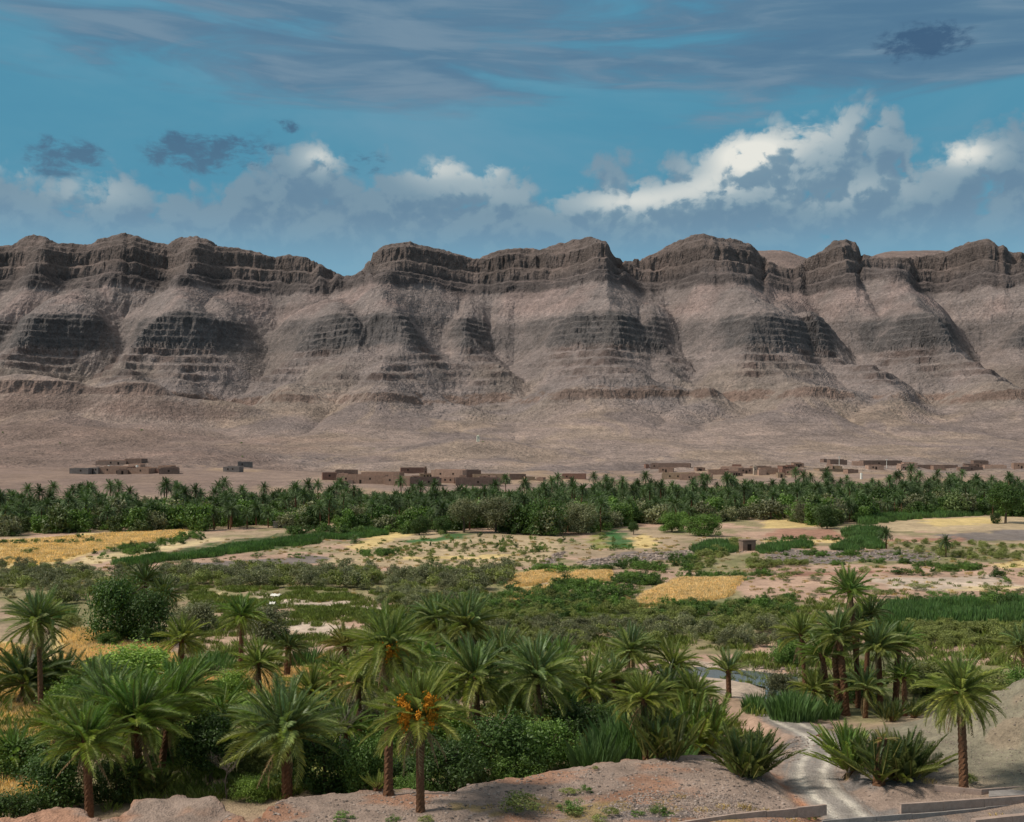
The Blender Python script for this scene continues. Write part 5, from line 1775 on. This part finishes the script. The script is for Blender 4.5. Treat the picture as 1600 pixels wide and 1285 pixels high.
singles(SHR_O + SHR_D, [(a, b, rs.uniform(5, 11), rs.uniform(6, 13)) for a, b in orch], 'young orchard tree standing on pale stubble', 'tree', 'young trees of the stubble orchard', 'orchard_sapling')
singles(SHR_D, [(798, 884, 24, 12), (876, 898, 40, 18), (905, 893, 28, 12), (795, 928, 44, 22), (460, 872, 22, 9), (402, 872, 16, 8), (374, 900, 30, 16), (170, 862, 14, 9), (45, 866, 22, 10), (57, 862, 16, 8), (125, 843, 12, 12), (674, 894, 16, 26)],
        ['dark round shrub right of the stubble orchard', 'dark shrub clump above the small wheat terrace', 'dark shrub right of the clump above the wheat', 'rounded teal green bush beside the wheat corner', 'dark mound of a shrub on the grey strip', 'small shrub left of the mound on the grey strip', 'shrub at the left end of the tamarisk belt', 'small round bush on the left golden field edge',
         'low bush on the golden field near the left edge', 'small bush topping the left golden field', 'dark bush where the left golden field meets the grove', 'tall pale poplar like bush below the orchard'], 'shrub', 'shrubs between the fields', 'field_shrub')
tuft = [(rs.uniform(0, 560), rs.uniform(872, 893)) for _ in range(40)]
singles(SHR_G, [(a, b, rs.uniform(6, 16), rs.uniform(3, 7)) for a, b in tuft], 'small grey shrub on the bare strip below the reed belt', 'shrub', 'shrubs on the bare left strip', 'small_shrub')
for px, py, r_, lb in [(1478, 872, 15, 'small lone palm on the olive field below the stony strip'), (1385, 858, 15, 'small dull palm left of the lone olive field palm'), (500, 848, 10, 'tiny palm bush on the left stubble'), (555, 850, 12, 'tiny palm bush right of another on the stubble'), (632, 835, 9, 'tiny palm bush by the small green plot'), (697, 858, 9, 'tiny palm seedling on the orchard stubble')]:
    x, y, z = hit(px, py)
    o = link('small_palm', FARP[0], None, (x, y, z - (0.0 if r_ > 13 else 2.2)), (0, 0, px), r_ / F * y / 3.2)
    tag(o, lb, 'palm', 'small palms among the fields')


# rubble strips
def rubble(poly, n, seed, s0, s1, lb):
    xy = sample(poly, n, seed)
    g = np.random.default_rng(seed)
    scatter('rubble', lb, 'stone', on_ground(xy), s0 + (s1 - s0) * g.random(n) ** 2, seed)


rubble([(900, 877), (960, 867), (1085, 859), (1095, 871), (930, 881)], 900, 601, .3, 1.1, 'grey rubble strip in the middle of the fields')
rubble([(830, 886), (862, 867), (885, 863), (868, 876)], 260, 602, .3, 1.0, 'grey rubble bank left of the field hedges')
rubble([(1195, 862), (1450, 860), (1470, 873), (1195, 879)], 1200, 603, .2, .8, 'stones of the grey field')
rubble([(1090, 858), (1170, 858), (1170, 864), (1090, 868)], 160, 604, .25, .6, 'grey stones before the brick hut')
rubble([(1100, 1034), (1260, 1042), (1260, 1052), (1100, 1045)], 350, 605, .12, .45, 'river stones on the far bank')


# ------------------------------------------------------------------ near trees and thickets
tree('tall dark evergreen clump behind the left palms', 188, 1003, 92, 112, 'dark', low=.0)
tree('dark evergreen lobe right of the tallest evergreen clump', 236, 1006, 76, 92, 'dark', low=.0)
tree('feathery light green tree above the golden wheat', 205, 1085, 140, 84, 'light', low=.05)
tree('light green foliage left of the big left palm crown', 120, 1120, 90, 70, 'light', low=.05)
tree('small bright bush left of the evergreen clump', 112, 985, 30, 28, 'olive', trunk=False, name='leafy_bush', low=.0)
tree('round dark bush below the evergreen clump', 170, 1012, 34, 28, 'mid', trunk=False, name='leafy_bush', low=.0)
tree('grey shrub behind the palm with fanned crown', 310, 985, 60, 50, 'grey', trunk=False, name='leafy_bush', low=.0)
tree('grey green shrub right of the palm with fanned crown', 420, 1000, 70, 60, 'grey', trunk=False, name='leafy_bush', low=.0)
tree('dark thicket tree under the leaning left palm', 95, 1255, 110, 105, 'dark', dist=80, low=.05)
tree('dark bush in the bottom left corner', 20, 1285, 80, 60, 'dark', dist=76, low=.0)
tree('dark fig tree left of the bare branches', 330, 1215, 95, 110, 'dark', dist=86, low=.1)
tree('dark small tree between the left palm trunks', 180, 1245, 70, 80, 'dark', dist=81, low=.05)
tree('olive bush between the bare branches and thick palm', 400, 1215, 60, 60, 'olive', dist=88, low=.0)
tree('lime green bush above the thick trunked palm', 360, 1100, 60, 60, 'light', dist=112, low=.0)
tree('dark broad tree right of the thick trunked palm', 505, 1215, 110, 95, 'dark', dist=84, low=.03)
tree('dark tree between the tall twin date palms', 575, 1215, 80, 110, 'mid', dist=83, low=.03)
tree('dark leafy thicket right of the orange date palm', 700, 1215, 110, 100, 'dark', dist=82, low=.0)
tree('deep green thicket under the central palm crowns', 770, 1205, 120, 120, 'dark', dist=86, low=.0)
tree('mid green thicket left of the green canes', 850, 1200, 100, 100, 'mid', dist=88, low=.0)
tree('dark thicket behind the fan shaped palm clump', 905, 1175, 90, 90, 'dark', dist=94, low=.0)
tree('bright leafy shrub at the foot of the orange date palm', 640, 1218, 60, 60, 'mid', dist=80, low=.0)
tree('grey green tree behind the central palms', 900, 1120, 90, 80, 'grey', dist=106, low=.0)
tree('yellow bush tip beside the twin spreading palms', 765, 1040, 26, 50, 'light', dist=130, low=.0)
tree('dark bush behind the twin spreading palms', 655, 1000, 60, 50, 'dark', dist=152, trunk=False, name='leafy_bush', low=.0)
tree('leafy bush under the left palm of the right group', 1232, 1040, 50, 46, 'mid', trunk=False, name='leafy_bush', low=.0)
tree('grey green bush on the water edge by the right group', 1222, 1105, 46, 60, 'grey', trunk=False, name='leafy_bush', low=.0)
tree('dark undergrowth between the trunks of the right group', 1345, 1105, 80, 50, 'dark', dist=114, trunk=False, name='leafy_bush', low=.0)
tree('olive bush behind the right hand lone palm', 1450, 1085, 100, 56, 'olive', dist=117, trunk=False, name='leafy_bush', low=.0)
tree('pale olive bush on the hill crest at right', 1530, 1085, 90, 60, 'olive', dist=112, trunk=False, name='leafy_bush', low=.0)
tree('green bush at the right edge above the hill', 1595, 1080, 60, 60, 'mid', dist=114, trunk=False, name='leafy_bush', low=.0)
tree('pale shrub left of the right hand lone palm', 1420, 1065, 60, 40, 'grey', dist=124, trunk=False, name='leafy_bush', low=.0)


for lb, px, py, w, h, kd, d in [('bright bush right of the big bushy left palm', 300, 1150, 80, 62, 'mid', 100), ('lime bush between the small and silvery palms', 398, 1140, 60, 50, 'light', 104), ('dark bush behind the silvery palm', 490, 1140, 90, 70, 'dark', 100),
                                ('dark bush at the left edge below the dark palms', 30, 1215, 90, 70, 'mid', 88), ('bright bush behind the left palm trunks', 262, 1195, 70, 60, 'mid', 92), ('fresh green bush behind the orange fruited palm', 625, 1150, 80, 70, 'mid', 96),
                                ('bright bush under the upright central crown', 695, 1140, 70, 64, 'light', 98), ('fresh bush under the silvery central palm', 808, 1165, 90, 66, 'mid', 94), ('leafy bush below the dull green palm', 945, 1135, 70, 60, 'mid', 100),
                                ('grey green bush under the low olive crowns', 560, 1115, 70, 56, 'grey', 106), ('dark bush behind the half hidden crown', 830, 1105, 90, 60, 'dark', 112), ('light bush behind the red stemmed palm', 965, 1090, 60, 44, 'olive', 114),
                                ('lime bush in front of the dark fig tree', 395, 1235, 54, 40, 'light', 82), ('dark low bush behind the bank edge at centre', 640, 1212, 90, 60, 'dark', 84), ('mid green bush by the bank edge left of the canes', 800, 1200, 80, 64, 'mid', 84)]:
    tree(lb, px, py, w, h, kd, dist=d, trunk=False, name='leafy_bush', low=0.0, group='bushes between the near palms')


def canes(label, px, py, wpx, hpx, n, dist=None, mat=M_REED, seed=700):
    if dist is None: x, y, z = hit(px, py)
    else:
        y = dist; x = (px - CX) / F * y; z = gz1(x, y)
    w = wpx / F * y / 2; h = hpx / F * y
    o = link('green_canes', blade_mesh('green_canes', int(n * 1.9), w, h, 0.02, seed, mat, 0.42), None, (x, y, z))
    tag(o, label, 'reeds', 'clumps of green canes')


canes('bright green cane clump behind the fan shaped palm clump', 985, 1172, 100, 100, 900, 90, seed=701)
canes('cane clump between the thicket and fan shaped palm clump', 930, 1190, 60, 90, 420, 86, seed=702)
canes('small cane tips right of the stemmed central palm', 1060, 1165, 36, 70, 220, 88, seed=703)
canes('teal canes on the river bank by the track', 1240, 1132, 74, 52, 800, 104, seed=704)
canes('green canes below the small palm of the right group', 1290, 1120, 44, 36, 320, 106, seed=705)
canes('green canes left of the ford', 1180, 1108, 40, 34, 260, 108, seed=706)
canes('reed patch left of the dark short palm', 325, 1045, 80, 30, 420, seed=707)
canes('reed patch right of the dark short palm', 480, 1042, 60, 36, 420, seed=708)
canes('bright reed patch above the tall left palm', 98, 965, 44, 26, 260, seed=709)


def bare(label, px, py, hpx, dist, seed):
    y = dist; x = (px - CX) / F * y; z = gz1(x, y)
    h = hpx / F * y
    m = branch_mesh('bare_shrub', h, 0.055, seed, 14, M_GREYB, 0.42, 6)
    o = link('bare_shrub', m, None, (x, y, z))
    tag(o, label, 'shrub', 'leafless shrubs')


M_GREYB = mat_plain('grey_bark', (0.17, 0.135, 0.12), 5)
bare('leafless grey shrub left of the tall twin date palms', 528, 1180, 110, 90, 720)
bare('leafless grey branches before the dark fig tree', 355, 1225, 78, 82, 721)

# ------------------------------------------------------------------ near palms
palm('tall slender palm with a hanging dry skirt at far left', 58, 968, 64, 1128, 64, 'blue', 56, 6, skirt=18, thick=0.22, lo=-34)
palm('dark spreading palm behind the skirted palm', 34, 1066, 40, 1140, 84, 'dark', 50, 4, dist=111, thick=0.36)
palm('broad dark palm crown right of the skirted palm', 94, 1062, 92, 1120, 62, 'dark', 40, 4, dist=114, thick=0.28)
palm('big bushy palm in the middle of the left group', 214, 1124, 220, 1240, 102, 'green', 66, 4, dist=83, thick=0.27, lo=-14)
palm('left leaning palm with red brown stem at lower left', 132, 1158, 140, 1288, 78, 'green', 52, 5, dist=77, thick=0.27, lo=-16)
palm('palm crown right behind the big bushy palm', 268, 1102, 250, 1225, 84, 'green', 52, 3, dist=87, thick=0.27)
palm('palm crown left behind the big bushy palm', 175, 1096, 190, 1215, 84, 'blue', 46, 3, dist=90, thick=0.25)
palm('short palm sprouting among the dark left trunks', 205, 1210, 205, 1248, 54, 'green', 30, 2, dist=82, thick=0.25)
palm('silvery palm with a thick scaly trunk', 446, 1142, 449, 1245, 98, 'teal', 72, 6, dist=82, thick=0.36, lo=-6)
palm('small dark green palm between big left and silvery palms', 345, 1112, 345, 1170, 56, 'green', 36, 2, dist=96)
palm('tall date palm behind the orange fruited palm', 607, 1008, 607, 1238, 82, 'olive', 62, 6, dist=73.5, thick=0.26, lo=-46, skirt=3)
palm('near date palm hung with orange date bunches', 655, 1118, 657, 1268, 92, 'olive', 58, 5, dist=69.5, thick=0.24, lo=-20)
palm('fan crowned palm above the wheat, reddish stem', 378, 962, 376, 1045, 46, 'green', 44, 8, thick=0.26)
palm('palm with drooping olive fronds left of the fan crown', 283, 998, 283, 1056, 50, 'olive', 46, 6, thick=0.30)
palm('palm with grey hanging dead fronds in the wheat', 405, 1034, 406, 1090, 46, 'olive', 44, 4, skirt=10, dist=114, thick=0.25)
palm('short dark palm standing in the wheat', 451, 1010, 448, 1063, 38, 'dark', 34, 2, thick=0.34, hi=80)
palm('dark palm beyond the evergreen clump', 226, 908, 226, 962, 40, 'dark', 40, 3, dist=172)
palm('second dark palm right of the one beyond the evergreens', 254, 928, 254, 975, 42, 'dark', 38, 4, dist=168)
palm('brownish palm left of the tall twin date palms', 538, 1008, 541, 1052, 42, 'dry', 40, 4, dist=126)
palm('palm tips crowding under the brownish palm', 520, 1050, 522, 1085, 40, 'olive', 30, 3, dist=118)
palm('left of the twin spreading blue palms', 682, 968, 676, 1010, 58, 'blue', 52, 5, dist=146, thick=0.34, lo=-34)
palm('right of the twin spreading blue palms', 728, 974, 726, 1014, 60, 'blue', 52, 7, dist=144, thick=0.34, lo=-38)
palm('bushy palm crown right of the orange fruited palm', 742, 1058, 748, 1160, 76, 'blue', 52, 5, dist=96, thick=0.27)
palm('upright palm crown left of the central palms', 690, 1062, 690, 1140, 62, 'green', 40, 4, dist=100)
palm('central palm with silvery upright fronds', 838, 1055, 850, 1160, 80, 'teal', 56, 5, dist=95, thick=0.20, lo=-36)
palm('dull green palm right of the silvery central palm', 920, 1072, 926, 1150, 62, 'olive', 46, 5, dist=104)
palm('blue palm above the stemmed central palm', 986, 1016, 988, 1078, 54, 'teal', 46, 5, dist=119)
palm('central palm with a bare red brown stem', 1005, 1088, 1010, 1182, 60, 'olive', 56, 6, dist=84.5, thick=0.24, lo=-30)
palm('dark palm hidden behind the red stemmed central palm', 1040, 1080, 1045, 1140, 56, 'dark', 40, 4, dist=98)
palm('slender young palm by the river bend', 1137, 1046, 1139, 1090, 42, 'teal', 26, 0, lo=10, thick=0.26, hi=80)
palm('tallest palm crowning the right group', 1326, 922, 1342, 1106, 46, 'green', 44, 3, thick=0.24, lo=-6, group='palms of the right group')
palm('dark crown just behind the tallest right palm', 1358, 958, 1352, 1100, 40, 'dark', 38, 2, dist=114, thick=0.24, lo=-6, group='palms of the right group')
palm('front palm of the right group on a thick stem', 1310, 990, 1322, 1118, 52, 'blue', 52, 5, thick=0.34, lo=-6, group='palms of the right group')
palm('leaning stem palm at the front of the right group', 1284, 1022, 1297, 1116, 44, 'green', 36, 4, thick=0.27, lo=-6, group='palms of the right group')
palm('thick second stem behind the front right palm', 1304, 1000, 1310, 1112, 44, 'dark', 30, 3, dist=110, thick=0.34, lo=-6, group='palms of the right group')
palm('olive palm on the left flank of the right group', 1254, 992, 1258, 1068, 46, 'olive', 42, 6, dist=118, lo=-6, group='palms of the right group')
palm('silvery crown with red boots in the right group', 1370, 1008, 1376, 1100, 52, 'teal', 52, 8, dist=108, thick=0.27, lo=-6, group='palms of the right group')
palm('dark green right flank palm of the right group', 1404, 1004, 1399, 1100, 46, 'green', 44, 4, dist=109, thick=0.29, lo=-6, group='palms of the right group')
palm('thin dark stem palm in the middle of the right group', 1340, 975, 1337, 1102, 36, 'dark', 30, 2, dist=113, thick=0.22, lo=-6, group='palms of the right group')
palm('small palm with a short stem right of the group', 1414, 1058, 1414, 1116, 34, 'green', 30, 2, dist=106, thick=0.24, lo=-6, group='palms of the right group')
palm('low silvery palm among the right group stems', 1352, 1072, 1352, 1108, 42, 'teal', 34, 3, dist=106, thick=0.24, lo=-6, group='palms of the right group')
palm('low palm on the left foot of the right group', 1270, 1074, 1272, 1106, 42, 'olive', 36, 4, dist=108, thick=0.26, lo=-6, group='palms of the right group')
palm('lone palm with wide skirted crown at right', 1502, 1078, 1506, 1238, 78, 'olive', 70, 4, thick=0.27, lo=-48, hi=86)
palm('palm cut by the right edge of the view', 1596, 1006, 1602, 1060, 44, 'blue', 40, 4, dist=124)
palm('palm crown filling the gap left of the river clumps', 1085, 1085, 1090, 1140, 56, 'olive', 44, 6, dist=96)
palm('crown half hidden left of the dull green palm', 875, 1040, 880, 1110, 54, 'green', 40, 4, dist=110)
palm('low palm crown under the brownish palm', 560, 1060, 562, 1130, 60, 'olive', 40, 4, dist=98)

for lb, cx_, cy_, r_, d_, tn in [('mid sized palm behind the big bushy left palm', 298, 1068, 58, 106, 'green'), ('blue palm left of the feathery light green tree', 148, 1062, 54, 110, 'blue'), ('olive palm in the wheat behind the silvery palm', 488, 1078, 54, 106, 'olive'),
                                 ('palm filling behind the tall twin date palms', 655, 1030, 56, 114, 'green'), ('blue palm right below the twin spreading palms', 782, 1026, 54, 120, 'blue'), ('bright palm low between the central crowns', 796, 1098, 60, 99, 'olive'),
                                 ('low palm left of the fan shaped clump', 884, 1118, 54, 98, 'green'), ('silvery palm behind the red stemmed palm', 958, 1058, 52, 112, 'teal'), ('olive palm above the river clumps', 1052, 1040, 48, 118, 'olive'),
                                 ('dull palm left of the leaning lower left palm', 92, 1128, 62, 95, 'olive'), ('small bright palm at the bottom left edge', 22, 1180, 60, 88, 'green'), ('low green palm between silvery and tall date palms', 540, 1140, 58, 94, 'green')]:
    palm(lb, cx_, cy_, cx_ + 3, cy_ + 60, r_, tn, 42, 4, dist=d_, lo=-18)
bush_palm('fan shaped dry tipped palm clump on the bank edge', 917, 1182, 58, 'dry', 54, lo=8)
bush_palm('tall dark palm clump around the red stem', 1032, 1184, 88, 'dark', 54, lo=35)
bush_palm('dense palm clump on the bank left of the track', 1108, 1176, 100, 'green', 72, lo=20, stems=4)
bush_palm('dark palm clump closest to the track on its left', 1156, 1212, 84, 'dark', 78, lo=15, stems=4)
bush_palm('left half of the palm clump right of the track', 1336, 1202, 76, 'green', 66, lo=18, stems=4)
bush_palm('right half of the palm clump right of the track', 1400, 1218, 84, 'dark', 74, lo=10, stems=4)
bush_palm('small dark spiky palm bush in the wheat', 330, 1062, 24, 'dark', 26, lo=15, stems=1)
bush_palm('low palm suckers under the left group', 250, 1240, 46, 'dark', 30, lo=15, stems=2)
bush_palm('olive palm sprout at the foot of the tall date palm', 590, 1236, 30, 'olive', 18, lo=20, stems=1)
bush_palm('low palm suckers under the right group', 1395, 1128, 40, 'dark', 40, lo=15, stems=3)
bush_palm('palm suckers at the right of the right group', 1428, 1122, 34, 'dark', 30, lo=15, stems=2)


def date_bunches():
    """orange fruit of the two date palms: each hanging bunch is a part of its palm"""
    g = np.random.default_rng(800)

    def bunch(seed):
        q = np.random.default_rng(seed)
        V, Fc = [], []
        tube(V, Fc, [(0, 0, 0), (0.25, 0, 0.1), (0.5, 0, -0.1)], 0.03, 0.015, 4)
        n = 170
        import itertools
        for k in range(n):
            c = np.array([0.5, 0, -0.35]) + q.normal(size=3) * np.array([.085, .085, .17])
            s = 0.045
            b = len(V)
            V += [tuple(c + np.array(o) * s) for o in ((1, 0, 0), (-1, 0, 0), (0, 1, 0), (0, -1, 0), (0, 0, 1.5), (0, 0, -1.5))]
            for f in ((0, 2, 4), (2, 1, 4), (1, 3, 4), (3, 0, 4), (2, 0, 5), (1, 2, 5), (3, 1, 5), (0, 3, 5)): Fc.append(tuple(b + t for t in f))
        return mesh_py('date_bunch', V, Fc, [M_DATES])
    B = [bunch(810 + k) for k in range(3)]
    for o in list(COL.objects):
        lb = o.get('label', '')
        if lb.startswith('near date palm hung') or lb.startswith('tall date palm behind'):
            tr = [c for c in o.children if c.name.startswith('trunk')][0]
            top = max((v.co for v in tr.data.vertices), key=lambda c: c.z)
            near = lb.startswith('near')
            spots = [(-2.5, 1.3, 1), (-2.3, .35, 1), (-1.0, 1.5, 1), (-1.5, .45, 1), (-0.5, 1.1, 1), (-2.1, .9, 1), (-0.8, .6, 1)] if near else [(-1.6, 0, -.2), (-1.1, .1, -.4), (-2.1, .1, -.3), (-0.6, 0, -.3)]
            for k, (az, dz, out) in enumerate(spots):
                db = link('date_bunch', B[k % 3], o, (top.x + math.cos(az) * 0.5, top.y + math.sin(az) * 0.5, top.z + dz), (0, 0, az), 1.45 if near else 1.2)
                db['kind'] = 'stuff'


date_bunches()
x, y, z = hit(1370, 1222)
root = link('palm_stump', None, None, (x, y - 0.4, z))
tag(root, 'red brown stump with a dry tuft before the palm clump', 'stump')
link('trunk', trunk_mesh(3.0, 0.42, 0.26, (0.25, 0), 900), root)
add_crown(root, (0.25, 0, 3.0), 1.0, 8, 'dry', 901, -10, 80, 10)

# ------------------------------------------------------------------ near bank: small plants and stones
singles(SHR_O + SHR_D[1:], [(815, 1272, 52, 34), (888, 1243, 24, 12), (915, 1237, 22, 12), (893, 1268, 38, 22), (900, 1276, 20, 12), (955, 1276, 24, 15), (995, 1275, 20, 11), (1033, 1273, 32, 17), (935, 1285, 22, 12), (930, 1204, 9, 8), (535, 1281, 30, 13), (614, 1283, 18, 10), (665, 1286, 22, 12), (1516, 1228, 24, 20), (1267, 1278, 26, 12)],
        ['largest green shrub on the gravel bank', 'left of two small shrubs on the upper bank', 'right of two small shrubs on the upper bank', 'bushy shrub right of the largest bank shrub', 'small shrub tucked under the bushy bank shrub', 'round green shrub on the lower bank', 'smaller shrub right of the round bank shrub', 'dark shrub nearest the low concrete wall', 'green shrub at the bottom edge of the bank', 'tiny shrub high on the bank',
         'flat shrub left of the orange date palm', 'tiny shrub before the tall date palm', 'shrub at the root of the orange date palm', 'green shrub right of the lone palm foot', 'dusty shrub where the track crosses the wall'], 'shrub', 'shrubs on the near bank', 'bank_shrub')
singles(TUFT_D, [(1165, 1265, 36, 24), (1450, 1222, 30, 22), (850, 1268, 36, 14), (1060, 1245, 30, 10), (1130, 1262, 30, 16), (1196, 1270, 34, 16), (1100, 1268, 40, 12), (770, 1262, 40, 10), (1240, 1284, 30, 12), (1560, 1276, 40, 10)],
        ['dry yellow grass left of the track on the bank', 'dry yellow tuft left of the lone palm foot', 'dry grass between two bank shrubs', 'thin dry grass above the stony patch', 'dry tuft on the stony patch edge', 'dry tuft closest to the track edge', 'dry grass behind the low concrete wall', 'thin dry grass left of the largest bank shrub', 'dry tuft at the wall end', 'dry grass below the right retaining wall'], 'grass', 'dry grass on the near bank', 'dry_grass_tuft')
g = np.random.default_rng(950)
bp = sample([(430, 1250), (600, 1232), (860, 1200), (1090, 1180), (1210, 1210), (1240, 1260), (1270, 1300), (300, 1300)], 5200, 951, BZ)
scatter('gravel', 'fine gravel strewn over the near bank', 'stone', on_ground(bp, 0.0), 0.04 + 0.24 * g.random(len(bp)) ** 4, 952)
bp = sample([(930, 1262), (1010, 1236), (1120, 1238), (1190, 1256), (1120, 1278), (960, 1280)], 2600, 953, BZ)
scatter('gravel', 'grey stony patch on the lower bank', 'stone', on_ground(bp, 0.0), 0.06 + 0.14 * g.random(len(bp)) ** 2, 954)
bp = sample([(1400, 1150), (1500, 1112), (1640, 1080), (1640, 1240), (1440, 1235), (1300, 1240), (1300, 1290), (1640, 1290), (1240, 1230), (1235, 1150)], 4200, 955, 3)
scatter('gravel', 'stones over the clay hill and track side', 'stone', on_ground(bp, 0.0), 0.04 + 0.14 * g.random(len(bp)) ** 3, 956)
bp = sample([(1235, 1150), (1300, 1140), (1300, 1160), (1250, 1190), (1232, 1200)], 260, 957, 1.5)
scatter('gravel', 'loose stones on the track verge', 'stone', on_ground(bp, 0.0), 0.08 + 0.3 * g.random(len(bp)) ** 3, 958)
singles([stone_mesh('stone', 960, M_RED)], [(845, 1219, 13, 9)], 'dark brown lump of earth alone on the bank', 'stone', None, 'earth_clod')
for lb, px, py, w, h, mt in [('pale boulder by the track bend', 1290, 1138, 30, 12, M_STONE), ('reddish boulder above the track bend', 1285, 1152, 22, 9, M_RED), ('grey boulder on the right wall end', 1582, 1253, 20, 8, M_STONE), ('stone below the lone palm', 1556, 1256, 14, 7, M_STONE)]:
    x, y, z = hit(px, py)
    o = link('boulder', stone_mesh('boulder', int(px), mt), None, (x, y, z + 0.05), (0, 0, px), (w / F * y, w / F * y * .7, h / F * y * 1.6))
    tag(o, lb, 'boulder')
V, Fc = [], []
tube(V, Fc, [(0, 0, .02), (.7, .1, .06), (1.4, .15, .12), (1.75, .2, .32)], .035, .012, 5)
tube(V, Fc, [(1.2, .14, .1), (1.5, -.1, .2)], .02, .008, 4)
x, y, z = hit(848, 1206)
tag(link('dead_branch', mesh_py('dead_branch', V, Fc, [M_GREYB]), None, (x, y, z)), 'dry fallen branch lying on the bank', 'branch')


# ------------------------------------------------------------------ concrete walls at the bottom right
def wall_run(name, label, pts, zt, height, thick, mat, seg=2.4, cat='wall'):
    P = []
    for px, py in pts:
        d = (H - zt) * F / (py - HY)
        P.append(((px - CX) / F * d, d))
    root = link(name, None, None, (P[0][0], P[0][1], zt))
    tag(root, label, cat, None)
    r = random.Random(len(label))
    for i in range(len(P) - 1):
        a, b = P[i], P[i + 1]
        L = math.dist(a, b); ang = math.atan2(b[1] - a[1], b[0] - a[0])
        n = max(1, round(L / seg)); sl_ = L / n
        me = bpy.data.meshes.get('concrete_block_%s_%d' % (name, i)) or box_mesh('concrete_block', (0.012, sl_ - 0.012, 0, thick, -height, 0), mat)
        for k in range(n):
            loc = (a[0] - P[0][0] + math.cos(ang) * sl_ * k, a[1] - P[0][1] + math.sin(ang) * sl_ * k, r.uniform(-.02, .02))
            link('concrete_block', me, root, loc, (r.uniform(-.01, .01), r.uniform(-.008, .008), ang + r.uniform(-.006, .006)))


wall_run('retaining_wall', 'low pink concrete wall left of the track', [(1045, 1288), (1150, 1273), (1292, 1258)], 3.22, 0.65, 0.18, M_CONC)
wall_run('retaining_wall', 'pink concrete wall right of the track', [(1408, 1257), (1475, 1253), (1600, 1244), (1760, 1232)], 3.15, 0.95, 0.22, M_CONC)
wall_run('channel_kerb', 'pale narrow kerb below the right pink wall', [(1285, 1283), (1370, 1276), (1480, 1268), (1600, 1256), (1760, 1243)], 2.65, 0.4, 0.14, M_CONCG)
wall_run('channel_kerb', 'pale kerb bending behind the lone palm', [(1460, 1227), (1534, 1234), (1610, 1228), (1760, 1216)], 3.05, 0.4, 0.14, M_CONC)
wall_run('brick_wall', 'red brown wall in the bottom right corner', [(1524, 1282), (1640, 1270), (1760, 1260)], 3.0, 1.1, 0.4, M_CONC)
V = [gp(1545, 1236, 2.95) + (2.95,), gp(1760, 1222, 2.95) + (2.95,), gp(1760, 1233, 2.95) + (2.95,), gp(1545, 1245, 2.95) + (2.95,)]
V = V + [(a, b, c - 0.5) for a, b, c in V]
o = link('concrete_apron', mesh_py('concrete_apron', V, [(3, 2, 1, 0), (0, 1, 5, 4), (1, 2, 6, 5), (2, 3, 7, 6), (3, 0, 4, 7)], [M_CONCG]))
tag(o, 'grey concrete apron between kerb and pink wall', kind='structure')


# small white flecks by the river bed
def fleck(label, px, py, wpx, hpx, seed):
    x, y, z = hit(px, py + 8)
    w = wpx / F * y; h = hpx / F * y
    q = np.linspace(-.5, .5, 9)
    A, B = np.meshgrid(q, q)
    Z = H - (py - HY) / F * y - z + 0.25 * fbm(A * 3, B * 3, 3, seed) - 0.5 * np.abs(B)
    me = mesh_np('white_fleck', np.stack([A.ravel() * w, B.ravel() * h * 3, Z.ravel()], 1), grid_faces(9, 9), [M_WHITE], True)
    tag(link('white_fleck', me, None, (x, y, z)), label, 'fleck')


fleck('larger white cloth spread on a bush by the riverbed', 431, 928, 14, 6, 971)
fleck('smaller white cloth below the larger one', 426, 941, 9, 5, 972)
